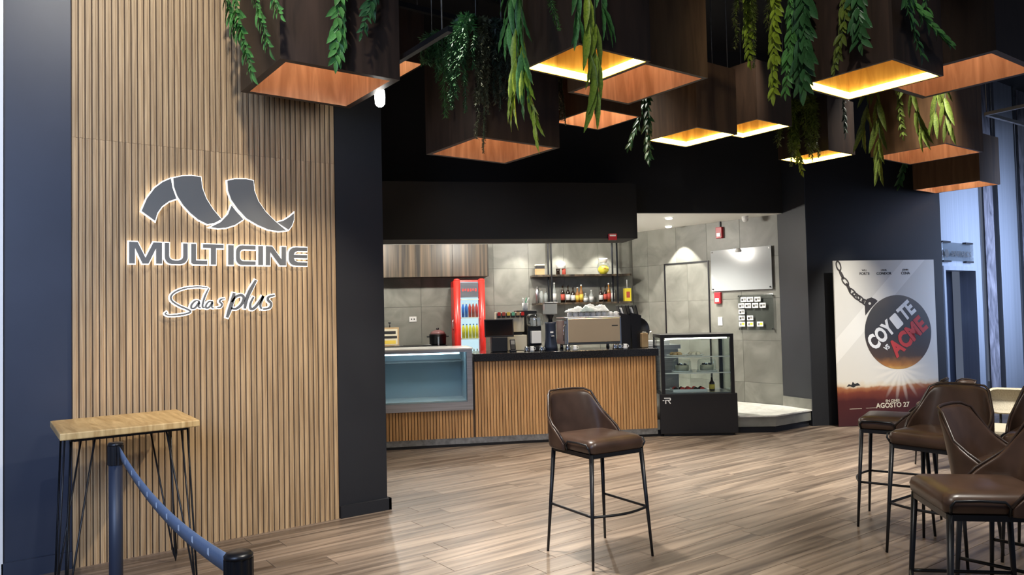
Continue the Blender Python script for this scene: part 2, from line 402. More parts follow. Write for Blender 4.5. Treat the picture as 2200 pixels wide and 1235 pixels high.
# upper wall above niche (set back) and soffit box
tag(MB().box(-5.3, 2.15, .60, .72, 2.93, 5.2).build('wall_upper', M['soffit'], None, cloc(0, 0), CA), 'dark upper wall above the bar', kind='structure')
tag(MB().box(-4.75, -.205, 0, .60, 2.522, 3.23).build('soffit', M['soffit'], None, cloc(0, 0), CA), 'dark boxed soffit hanging over the counter', kind='structure')
tag(MB().box(-6.0, 2.3, .62, 3.2, 2.925, 2.99).build('ceiling_niche', M['white'], None, cloc(0, 0), CA), 'white ceiling of the bar niche', kind='structure')
# raised platform with stone top
pf = MB().prism([(8.07, 6.20), (8.43, 5.915), (9.215, 5.915), (9.34, 6.42), (9.183, 9.14), (3.0, 12.1), (2.96, 9.3)], .08, .205).build('floor_platform', M['tile']); tag(pf, 'raised stone platform of the bar niche', kind='structure')
MB().prism([(8.10, 6.22), (8.45, 5.94), (9.20, 5.94), (9.30, 6.42), (9.15, 9.1), (3.0, 12.0), (3.0, 9.3)], 0, .08).build('kick_board', M['paint_black'], pf)
for k, poly in enumerate([[(8.06, 6.19), (8.425, 5.90), (8.80, 5.90), (8.80, 6.9), (7.9, 6.9)], [(8.803, 5.90), (9.222, 5.90), (9.335, 6.42), (9.31, 6.9), (8.803, 6.9)],
     [(8.803, 6.903), (9.31, 6.903), (9.25, 8.0), (8.803, 8.0)], [(7.6, 6.903), (8.80, 6.903), (8.80, 8.0), (7.4, 8.0)], [(7.2, 8.003), (9.25, 8.003), (9.18, 9.14), (7.2, 10.1)]]):
    MB().prism(poly, .205, .222).build('tile', M['tile_floor'], pf)
# ================================================================== COUNTER
ct = thing('bar_counter', 'long bar counter faced with vertical timber slats under a black worktop', 'counter', cloc(0, 0), CA)
MB().box(-4.6, 0, .028, .70, .11, .44).box(-2.336, 0, .028, .70, .44, 1.03).box(-4.6, -3.54, .028, .7, .44, 1.03).build('carcass', M['slat_back'], ct)
MB().box(-4.6, .0, .02, .70, .035, .108).build('kick_plate', M['steel_dull'], ct)
MB().box(-4.6, -.0, .04, .70, 0, .035).build('plinth', M['black'], ct)
MB().bbox(-2.345, .02, -.035, .74, 1.025, 1.12, .006).build('worktop', M['worktop'], ct)
MB().bbox(-4.6, -3.53, -.02, .74, 1.12, 1.17, .006).build('side_worktop', M['marble'], ct)
MB().box(-2.352, -2.336, -.012, .7, .445, 1.03).build('divider', M['black'], ct)
c1 = slat_mesh(.915, .0318, .018, M['cslat']); c2 = slat_mesh(.335, .0318, .018, M['cslat'])
k = int(2.33/.0375)
for i in range(k): inst('slat', c1, ct, (-2.33+(i+.5)*2.33/k, 0.008, .108))
k2 = int(1.5/.0375)
for i in range(k2): inst('slat', c2, ct, (-2.352-(i+.5)*.0375, 0.008, .108))
# stainless glass display set in the counter
t = thing('glass_display_cabinet', 'stainless steel framed empty glass display cabinet set into the counter front', 'display case', cloc(0, 0), CA)
x0, x1 = -3.522, -2.356
MB().box(x0, x1, -.012, .02, .447, .545).box(x0, x0+.016, -.012, .02, .545, 1.18).box(x1-.066, x1, -.012, .02, .545, 1.18).box(x0+.016, x1-.066, -.012, .02, 1.148, 1.18).build('steel_frame', M['steel'], t)
MB().box(x0+.02, x1-.06, .56, .60, .5, 1.14).build('back_panel', M['cold_liner'], t)
MB().box(x0+.02, x1-.06, .03, .56, .545, .56).build('base_tray', M['marble'], t)
MB().box(x0+.016, x0+.026, .03, .56, .56, 1.14).box(x1-.076, x1-.066, .03, .56, .56, 1.14).build('side_panel', M['cold_liner'], t)
MB().box(x0+.06, x1-.1, .20, .55, 1.02, 1.035).build('shelf', M['dark_steel'], t)
MB().box(x0+.016, x1-.066, .004, .010, .545, 1.148).build('front_glass', M['glass_cold'], t)
MB().bbox(x0-.01, x1+.01, -.02, .66, 1.18, 1.198, .004).build('top_slab', M['marble'], t)
MB().box(x0+.10, x1-.15, .045, .075, 1.125, 1.14).build('lamp_tube', M['coldglow'], t)

# ================================================================== PASTRY CASE
pc = thing('pastry_display_case', 'black refrigerated pastry case with glass upper box at the counter end', 'display case', (7.145, 6.700, 0), R_(-37.6))
Wc, Dc = .98, .62
MB().bbox(0, Wc, 0, Dc, .03, .535, .008).build('base_cabinet', M['black'], pc)
MB().box(.05, Wc-.05, .05, Dc-.05, 0, .03).build('plinth', M['black'], pc)
f = MB()
for x_ in (.03, Wc-.075):
    for y_ in (.0, Dc-.045): f.box(x_, x_+.045, y_, y_+.045, .535, 1.245)
f.box(.03, Wc-.03, 0, Dc, 1.245, 1.285); f.build('frame', M['black'], pc)
MB().box(.075, Wc-.075, .006, .012, .54, 1.245).build('front_glass', M['glass_case'], pc)
MB().box(.036, .042, .045, Dc-.045, .54, 1.245).build('side_glass', M['glass_case'], pc)
MB().box(Wc-.042, Wc-.036, .045, Dc-.045, .54, 1.245).build('side_glass', M['glass_case'], pc)
for z_ in (.79, .995):
    sh = MB().box(.05, Wc-.05, .03, Dc-.05, z_, z_+.008).build('shelf', M['glass'], pc); MB().box(.05, Wc-.05, .022, .030, z_-.003, z_+.011).build('shelf_edge', M['white_gloss'], sh)
MB().box(.08, Wc-.08, .05, Dc-.05, .537, .545).build('floor_panel', M['steel'], pc)
MB().box(.1, Wc-.1, .06, .075, 1.225, 1.24).build('lamp_tube', M['down'], pc)
mw = Matrix.Translation((.085, -.002, .455)) @ WALLROT
polys('emblem', [[(-.03,.035),(.045,.035),(.055,.025),(.055,.005),(.045,-.003),(.03,-.003),(.055,-.04),(.040,-.04),(.015,-.003),(-.005,-.003),(-.005,-.04),(-.018,-.04),(-.018,.008),(.04,.008),(.04,.022),(-.03,.022)],[(-.05,.005),(-.028,.005),(-.028,-.006),(-.05,-.006)]], M['whiteprint'], pc, mw, .001)
def pcloc(u, w, z): return Vector((7.145+u*cos(R_(-37.6))-w*sin(R_(-37.6)), 6.700+u*sin(R_(-37.6))+w*cos(R_(-37.6)), z))
for k, (u_, lab) in enumerate([(.34, 'left cake under a clear dome on the middle glass shelf of the pastry case'), (.66, 'right cake under a clear dome on the middle glass shelf of the pastry case')]):
    c = thing('cake_dome', lab, 'cake', pcloc(u_, .25, .799))
    MB().lathe([(.0, 0), (.13, 0), (.135, .01), (0.0, .012)], n=24).build('plate', M['white_gloss'], c)
    MB().lathe([(0, .012), (.085, .012), (.088, .075), (.08, .082), (0, .083)], n=20).build('cake', M['cream'], c)
    MB().lathe([(.118, .012), (.120, .012), (.118, .13), (.10, .155), (.04, .165), (0, .166)], n=24).build('dome', M['glass'], c)
    for q in range(5):
        a = q*1.256; MB().lathe([(0, 0), (.016, 0), (.012, .014), (0, .022)], (.05*cos(a), .05*sin(a), .083), 8).build('topping', M['bot_dark'], c)
for k, (u_, lab) in enumerate([(.26, 'plate of dark pastry on the top shelf of the pastry case, at left'), (.50, 'plate of cream topped pastry on the top shelf of the pastry case, at centre')]):
    c = thing('pastry_plate', lab, 'plate', pcloc(u_, .22, 1.004))
    MB().lathe([(0, 0), (.09, 0), (.12, .012), (.118, .016), (0, .008)], n=22).build('plate', M['white_gloss'], c)
    for q in range(4):
        a = q*1.57+.4; MB().lathe([(0, .01), (.03, .01), (.034, .03), (.02, .045), (0, .05)], (.05*cos(a), .05*sin(a), 0), 10).build('pastry', M['cream'] if k else M['tan'], c)
c = thing('pastry_tray', 'tray of dark red glazed sweets on the floor of the pastry case', 'tray', pcloc(.42, .28, .545), R_(-37.6))
MB().box(-.22, .22, -.12, .12, 0, .008).box(-.22, -.212, -.12, .12, .008, .03).box(.212, .22, -.12, .12, .008, .03).box(-.212, .212, -.12, -.112, .008, .03).box(-.212, .212, .112, .12, .008, .03).build('tray', M['white_gloss'], c)
for q in range(10): MB().lathe([(0, 0), (.03, 0), (.034, .02), (.02, .04), (0, .045)], (-.17+(q % 5)*.085, -.05+(q//5)*.1, .008), 10).build('sweet', M['redprint'] if q % 3 else M['bot_dark'], c)
c = thing('sauce_bottle', 'small dark bottle with a yellow label standing in the pastry case', 'bottle', pcloc(.72, .25, .545))
MB().lathe([(0, 0), (.035, 0), (.035, .1), (.015, .13), (.013, .17), (0, .17)], n=14).build('bottle_body', M['bot_dark'], c); MB().lathe([(.0355, .02), (.0365, .02), (.0365, .08), (.0355, .08)], n=14).build('paper_label', M['lab_yellow'], c)

# ================================================================== SIGN ON SLATS
WY = 5.700
xs = [(95, .910), (345, 1.118), (540, 1.288), (690, 1.423), (845, 1.566), (1055, 1.768), (1285, 2.0), (1445, 2.167)]
def cx2w(x):       # horizontal position on the wall of a point measured along the lettering
    if x <= xs[0][0]: i = 0
    elif x >= xs[-1][0]: i = len(xs)-2
    else: i = max(k for k in range(len(xs)-1) if xs[k][0] <= x)
    (a, A_), (b_, B_) = xs[i], xs[i+1]
    return A_+(x-a)*(B_-A_)/(b_-a)
def sgn(x, y):     # measured (x, y) -> wall x, z
    X = cx2w(x); d = 5.15+.59*(X-.9)
    yy = 350+y/3.529; xx = 250+x/3.529
    hor = 673.6-(xx-1100)*-.0 + (1100-xx)*.0224*0
    hor = 673.6 - .0224*(xx-1100)*1.0 if False else None
    # height above eye level from the perspective at this wall
    v = RR*((xx-1100)/1621.2)-UU*((yy-617.5)/1621.2)+F
    return v.x*(WY/v.y), 1.6+v.z*(WY/v.y)
def lit_piece(parent, name, loops, dpt=.016, glow=.007):
    lp = [[sgn(x, y) for x, y in l] for l in loops]
    cx_ = sum(p[0] for p in lp[0])/len(lp[0]); cz_ = sum(p[1] for p in lp[0])/len(lp[0])
    lp = [[(x-cx_, z-cz_) for x, z in l] for l in lp]
    g = polys(name, lp, M['dark_steel'], parent, wallmat(cx_, WY, cz_), dpt/2)
    e = polys('lit_edge', lp, M['halo'], g, Matrix.Translation((0, 0, -.012)), .004, glow)
    return g
em = thing('ribbon_emblem', 'backlit dark metal ribbon emblem above the wall lettering', 'sign', (0, 0, 0))
P1 = [(190,365),(230,270),(290,190),(350,145),(412,118),(425,190),(455,272),(400,290),(345,330),(310,380),(293,440)]
P2 = [(430,115),(500,100),(570,97),(640,108),(650,190),(680,270),(730,350),(795,428),(745,455),(690,465),(620,430),(560,380),(505,320),(460,250),(435,180)]
P3 = [(712,487),(790,448),(845,390),(872,322),(905,365),(962,428),(900,470),(830,492),(770,496)]
P4 = [(840,135),(900,122),(980,122),(1038,135),(1045,210),(1075,290),(1130,370),(1205,445),(1285,512),(1230,518),(1150,505),(1070,470),(985,420),(920,350),(870,280),(845,210)]
P5 = [(1218,450),(1270,435),(1310,410),(1345,380),(1345,430),(1330,475),(1305,508),(1262,480)]
for P in (P1, P2, P3, P4, P5): lit_piece(em, 'ribbon_fold', [P])
sg = thing('wall_lettering', 'large backlit metal letters reading MULTICINE on the slatted wall', 'sign', (0, 0, 0))
def yl(y): return lambda x: y
T, B_ = 0., 1.
def L(x0, x1, pts):   # letter box in measured units; y drops slowly to the right
    out = []
    for u, v in pts:
        x = x0+(x1-x0)*u; top = 596+(x-95)*.034; bot = 762+(x-95)*.014
        out.append((x, top+(bot-top)*v))
    return out
def arc(cx_, cy_, rx, ry, a0, a1, n=6): return [(cx_+rx*cos(R_(a0+(a1-a0)*i/n)), cy_-ry*sin(R_(a0+(a1-a0)*i/n))) for i in range(n+1)]
lit_piece(sg, 'letter_m', [L(95, 345, [(0,1),(0,0),(.26,0),(.5,.72),(.74,0),(1,0),(1,1),(.82,1),(.82,.28),(.59,1),(.41,1),(.18,.28),(.18,1)])])
lit_piece(sg, 'letter_u', [L(365, 540, [(0,0),(.2,0)]+[(.2,.62)]+arc(.42,.62,.22,.2,180,270,4)[1:]+arc(.58,.62,.22,.2,270,360,4)[:-1]+[(.8,.62),(.8,0),(1,0),(1,.65)]+arc(.7,.65,.3,.35,0,-90,5)[1:]+arc(.3,.65,.3,.35,-90,-180,5)[:-1]+[(0,.65)])])
lit_piece(sg, 'letter_l', [L(566, 688, [(0,0),(.30,0),(.30,.80),(1,.80),(1,1),(.12,1),(0,.92)])])
lit_piece(sg, 'letter_t', [L(655, 812, [(0,0),(1,0),(1,.19),(.63,.19),(.63,1),(.38,1),(.38,.19),(0,.19)])])
lit_piece(sg, 'letter_i', [L(846, 888, [(0,0),(1,0),(1,1),(0,1)])])
Cc = [(1,0),(1,.2),(.42,.2)]+arc(.40,.40,.20,.2,90,180,4)[1:]+arc(.40,.60,.20,.2,180,270,4)+[(1,.8),(1,1),(.32,1)]+arc(.3,.66,.3,.34,270,180,5)[1:]+arc(.3,.34,.3,.34,180,90,5)
lit_piece(sg, 'letter_c', [L(905, 1055, Cc)])
lit_piece(sg, 'letter_i', [L(1074, 1111, [(0,0),(1,0),(1,1),(0,1)])])
lit_piece(sg, 'letter_n', [L(1131, 1285, [(0,1),(0,0),(.32,0),(.78,.68),(.78,0),(1,0),(1,1),(.70,1),(.22,.30),(.22,1)])])
Ee = [(1,0),(1,.2),(.5,.2)]+[(.33,.28),(.28,.40),(1,.40),(1,.59),(.28,.59),(.33,.72),(.5,.8)]+[(1,.8),(1,1),(.38,1)]+arc(.38,.64,.38,.36,270,180,5)[1:]+arc(.38,.36,.38,.36,180,90,5)
lit_piece(sg, 'letter_e', [L(1305, 1445, Ee)])
sp = thing('script_lettering', 'backlit metal handwritten lettering reading Salas plus below the block letters', 'sign', (0, 0, 0))
def stroke(parent, name, pts, w):
    n = len(pts); P = []
    for i in range((n-1)*4+1):      # Catmull-Rom through the measured points
        k, f = divmod(i, 4); f /= 4
        if k == n-1: k, f = n-2, 1
        p = [Vector(pts[max(0, min(n-1, k+q))]) for q in (-1, 0, 1, 2)]
        P.append(.5*((2*p[1])+(p[2]-p[0])*f+(2*p[0]-5*p[1]+4*p[2]-p[3])*f*f+(3*p[1]-p[0]-3*p[2]+p[3])*f**3))
    Q = [Vector(sgn(*q)) for q in P]; n = len(Q); w = w*.00105
    def rib(extra, y0, y1):
        m_ = MB(); vs = []
        for i, q in enumerate(Q):
            d = (Q[min(n-1, i+1)]-Q[max(0, i-1)]).normalized(); nn = Vector((-d.y, d.x))
            e = w/2*(.55+.45*min(1, 3*min(i, n-1-i)/n+.2))+extra
            q2 = q + (d*extra if i == n-1 else (-d*extra if i == 0 else Vector((0, 0))))
            for s_, yy in ((1, y0), (1, y1), (-1, y1), (-1, y0)): vs.append((q2.x+nn.x*e*s_, yy, q2.y+nn.y*e*s_))
        fs = [(0, 1, 2, 3), tuple((n-1)*4+k for k in (3, 2, 1, 0))]
        for i in range(n-1):
            for k in range(4): fs.append((i*4+k, i*4+(k+1) % 4, i*4+4+(k+1) % 4, i*4+4+k))
        return m_.add(vs, fs)
    g = rib(0, WY-.008, WY+.006).build(name, M['dark_steel'], parent)
    rib(.0065, WY+.009, WY+.016).build('lit_edge', M['halo'], g)
stroke(sp, 'letter_s', [(690,948),(640,940),(570,942),(500,955),(440,982),(412,1015),(425,1050),(480,1085),(535,1108),(562,1128),(520,1145),(450,1155),(395,1156),(368,1143),(385,1130)], 12)
stroke(sp, 'letter_a', [(632,1050),(600,1045),(570,1075),(568,1100),(595,1098),(628,1055),(622,1090),(640,1097)], 14)
stroke(sp, 'letter_l', [(700,950),(675,1000),(658,1050),(652,1090),(668,1096)], 13)
stroke(sp, 'letter_a', [(730,1052),(700,1052),(678,1080),(682,1100),(705,1090),(728,1055),(722,1092),(738,1098)], 13)
stroke(sp, 'letter_s', [(822,1028),(792,1035),(782,1052),(800,1070),(790,1092),(762,1096)], 13)
stroke(sp, 'letter_p', [(892,985),(880,1040),(860,1105),(838,1172)], 28)
stroke(sp, 'letter_p', [(872,1055),(905,1015),(945,1002),(965,1025),(945,1075),(905,1105),(868,1100)], 20)
stroke(sp, 'letter_l', [(1058,888),(1015,965),(985,1035),(972,1105)], 26)
stroke(sp, 'letter_u', [(1040,1015),(1015,1065),(1018,1105),(1050,1095),(1100,1030),(1112,1010),(1090,1075),(1100,1108)], 20)
stroke(sp, 'letter_s', [(1200,1003),(1155,1015),(1148,1040),(1172,1065),(1160,1098),(1110,1108)], 19)

# ================================================================== PLANTER BOXES
BX = dict(B1=(1.57,2.39,4.53,5.36,3.2,.9),B2=(3.18,4.01,4.80,5.58,2.97,.9),B3=(2.96,3.57,3.34,3.9,3.2,.75),B4=(3.71,4.35,3.52,4.33,3.27,.9),B5=(4.5,5.09,4.9,5.49,3.4,.62),B6=(5.33,5.9,4.45,5.08,3.24,.62),B7=(6.58,7.18,4.71,5.35,3.54,.62),B8=(7.85,8.4,4.70,5.35,3.36,.62),B9=(4.79,5.46,2.40,3.10,3.17,.9),B10=(5.78,6.6,2.19,3.08,3.35,.9),B11=(7.42,8.2,3.26,3.99,3.1,.85),B12=(10.4,11.0,4.19,5.02,3.15,.62),
 B0=(3.08,3.88,6.8,7.6,4.22,.6))
BL = dict(B1='dark planter box with glowing copper interior, nearest the slatted wall', B2='dark planter box under dense fine ferns, left of the centre lit box',
 B3='planter box with yellow light edge behind the wavy strap leaves, above the counter', B4='brown planter box directly right of the centre lit box',
 B5='small unlit box with copper interior, below and behind the centre lit box', B6='small lit planter box with tall brown side beside the dark leafy sprays',
 B7='small lit box right behind the tall sided lit box', B8='small lit planter box covered by a drooping fern near the dark pillar',
 B9='large lit planter box at upper right with broad leaved garlands', B10='unlit planter box with wide copper opening at the upper right corner',
 B11='planter box hung with olive strap leaves, lower right', B12='low box over the film poster with reddish opening, farthest right',
 B0='small box half hidden behind the box nearest the slatted wall')
LED = {'B3', 'B6', 'B7', 'B8', 'B9'}
RIM = dict(B1=.05, B2=.04, B4=.03, B10=.05)
for k, (x0, x1, y0, y1, z, h) in BX.items():
    t = thing('planter_box', BL[k], 'planter', ((x0+x1)/2, (y0+y1)/2, z), 0, 'suspended wooden planter boxes')
    a, b_ = (x1-x0)/2, (y1-y0)/2; th = RIM.get(k, .022)
    mo = M['box_mid'] if k in ('B5', 'B12', 'B6', 'B4', 'B11') else M['box_out']
    for (p0, p1, q0, q1, inner) in ((-a, a, -b_, -b_+th, 4), (-a, a, b_-th, b_, 2), (-a, -a+th, -b_+th, b_-th, 3), (a-th, a, -b_+th, b_-th, 5)):
        m_ = MB().box(p0, p1, q0, q1, 0, h)
        m_.mi = [2, 0, 0, 0, 0, 0]; m_.mi[inner] = 1
        m_.build('side_panel', [mo, M['box_in'], M['box_rim']], t)
    MB().box(-a+th, a-th, -b_+th, b_-th, h-.14, h-.10).build('planting_tray', M['box_in'], t)
    for sx in (-1, 1):
        for sy in (-1, 1): MB().tube([(sx*(a-.05), sy*(b_-.05), h-.1), (sx*(a-.05), sy*(b_-.05), 5.195-z)], .004, 6).build('suspension_rod', M['steel_dull'], t)
    if k in LED:
        w = .024; g = th+.001; zb = .0
        for (p0, p1, q0, q1) in ((-a+g, a-g, b_-g-w, b_-g), (a-g-w, a-g, -b_+g, b_-g-w)):      # the photographed strips light the two far edges
            MB().bbox(p0, p1, q0, q1, zb, zb+.045, .008).build('led_strip', M['led'], t)
    else:
        MB().lathe([(0, 0), (.11, 0), (.115, .02), (0, .02)], (0, 0, h-.165), 20).build('fill_disc', M['lamp'], t)  # added glowing disc, no real fixture, brightens the copper interior
# ------------------------------------------------ hanging foliage
def leaf_mesh(name, w, curve, fold, mt, seg=5, wavy=0):
    vs = []; fs = []
    for i in range(seg+1):
        f = i/seg; hw = w*sin(pi*min(1, (f*.92+.06)))**.8*(1 if f < .5 else 1-.15*f)
        if i == seg: hw = w*.04
        zz = -curve*f*f
        wv = wavy*sin(i*2.4) if wavy else 0
        vs += [(-hw, f, zz+fold*hw+wv), (0, f, zz-.0), (hw, f, zz+fold*hw-wv)]
    for i in range(seg):
        a = i*3; fs += [(a, a+1, a+4, a+3), (a+1, a+2, a+5, a+4)]
    o = MB().add(vs, fs, True).build(name, mt); me = o.data; D.objects.remove(o); return me
LM = {k: leaf_mesh('leaf', .19, .18, .35, M[k]) for k in ('lf_green', 'lf_dark', 'lf_lime', 'lf_olive', 'lf_dim')}
SM = {k: leaf_mesh('leaf', .085, .10, .5, M[k], 9, .012) for k in ('lf_green', 'lf_lime', 'lf_olive')}
def axes(pos, d, n, s):
    y = d.normalized(); x = y.cross(n).normalized(); z = x.cross(y)
    m_ = Matrix((x*s, y*s, z*s)).transposed().to_4x4(); m_.translation = pos; return m_
def path(a, c, top, n):
    """hang from the rim point `top`, pass a, end at tip c"""
    top = Vector(top); a = Vector(a); c = Vector(c)
    q0 = top+(a-top).normalized()*.0; q1 = Vector((a.x, a.y, top.z-.02)); pts = [q0, q1, a, c]
    if a.z > top.z-.05: pts = [q0, a, c]
    S = []; 
    for i in range(len(pts)-1):
        for k in range(12): S.append(pts[i].lerp(pts[i+1], k/12))
    S.append(pts[-1])
    for _ in range(6): S = [S[0]]+[(S[i-1]+S[i]*2+S[i+1])/4 for i in range(1, len(S)-1)]+[S[-1]]
    cum = [0]
    for i in range(1, len(S)): cum.append(cum[-1]+(S[i]-S[i-1]).length)
    out = []; j = 0
    for i in range(n+1):
        d = cum[-1]*i/n
        while j < len(S)-2 and cum[j+1] < d: j += 1
        out.append(S[j].lerp(S[j+1], min(1, (d-cum[j])/max(1e-6, cum[j+1]-cum[j]))))
    return out
VN = []
def garland(kind, bx, face, a, c, label, mk=None, ls=None, group=None, pitch_=None):
    x0, x1, y0, y1, z, h = BX[bx]
    zt = z+h+.01
    a = Vector(a); c = Vector(c)
    ex, ey = a.x, a.y
    if face == 'Y': top = Vector((x0+.008, min(y1-.02, max(y0+.02, ey)), zt-.01))
    else: top = Vector((min(x1-.02, max(x0+.02, ex-(c.x-a.x)*.3)), y0+.008, zt-.01))
    mid = a; zvis = a.z+.12
    root = top
    t = thing('hanging_garland', label, 'plant', root, 0, group)
    nrm = Vector((-1, 0, 0)) if face == 'Y' else Vector((0, -1, 0))
    L_ = (mid-top).length+(c-mid).length
    if kind == 'willow':
        ls = ls or .10; pt_ = pitch_ or .036; n = max(4, int(L_/pt_))
        P = [p-root for p in path(mid*1.0, c, top, n)]
        MB().tube(P, [.004]*(n)+[.002], 5).build('stem', M['stem'], t)
        side = Vector((0, 1, 0)) if face == 'Y' else Vector((1, 0, 0))
        for i in range(n+1):
            if P[i].z+root.z > zvis+.1: continue
            d = (P[min(n, i+1)]-P[max(0, i-1)]).normalized()
            sc = ls*(1 if i < n*.8 else .85)*random.uniform(.7, 1.2)
            for s_ in ((1, -1) if i < n else (0,)):
                dd = (d*random.uniform(.75, 1.1)+side*s_*random.uniform(.35, .8)+nrm*random.uniform(-.05, .45))
                if i == n: dd = d+side*.1
                inst('leaf', LM[mk], t, mw=axes(P[i], dd, nrm+side*random.uniform(-.3, .3), sc))
            if i % 2 == 1:
                dd = d+nrm*.7+side*random.uniform(-.3, .3)
                inst('leaf', LM[mk], t, mw=axes(P[i], dd, nrm, sc*.9))
    elif kind == 'strap':
        n = max(2, int(L_/.16)); P = [p-root for p in path(mid, c, top, n)]
        MB().tube(P, .004, 5).build('stem', M['stem'], t)
        side = Vector((0, 1, 0)) if face == 'Y' else Vector((1, 0, 0))
        for i in range(n+1):
            if P[i].z+root.z > zvis+.12: continue
            d = (P[min(n, i+1)]-P[max(0, i-1)]).normalized()
            k = 2 if i < n else 1
            for q in range(k):
                s_ = (-1)**(i+q)
                dd = d+side*s_*random.uniform(.08, .30)+nrm*random.uniform(.0, .2)
                sc = (ls or .34)*random.uniform(.8, 1.1)
                pos = P[i] if i < n else P[n]-d*sc*.9
                inst('leaf', SM[mk], t, mw=axes(pos, dd, nrm+side*random.uniform(-.5, .5), sc))
    else:      # fine fern: bristling needles along several strands
        n = max(8, int(L_/.012)); P = [p-root for p in path(mid, c, top, n)]
        MB().tube(P[::3]+[P[-1]], .004, 5).build('stem', M['stem'], t)
        m_ = MB(); rad = ls or .05
        strands = [P]
        if kind == 'bush':
            for q in range(9):
                dy = random.uniform(-1, 1)*.13; dn = random.uniform(-.02, .10); cut = random.uniform(.5, 1)
                sd = Vector((0, 1, 0)) if face == 'Y' else Vector((1, 0, 0))
                strands.append([p+sd*dy*min(1, 4*i/n)+nrm*dn*min(1, 4*i/n)+sd*.012*sin(i*.35+q) for i, p in enumerate(P[:int(n*cut)])])
        for S_ in strands:
            for i in range(1, len(S_)):
                p = S_[i]; d = (S_[i]-S_[i-1]).normalized()
                for q in range(5 if kind == 'bush' else 8):
                    v = Vector((random.gauss(0, 1), random.gauss(0, 1), random.gauss(0, .3))); v = (v-d*v.dot(d)).normalized()
                    v = (v+d*random.uniform(.4, 1.2)).normalized()
                    r_ = rad*random.uniform(.7, 1.1)*(1-.5*(i/n)**3); sd = v.cross(d).normalized()*.0032*(1.6 if kind == 'bush' else 1)
                    m_.add([p, p+v*r_*.6+sd, p+v*r_, p+v*r_*.6-sd], [(0, 1, 2, 3)])
        f_ = m_.build('foliage', M[mk], t); f_['kind'] = 'stuff'
    return t
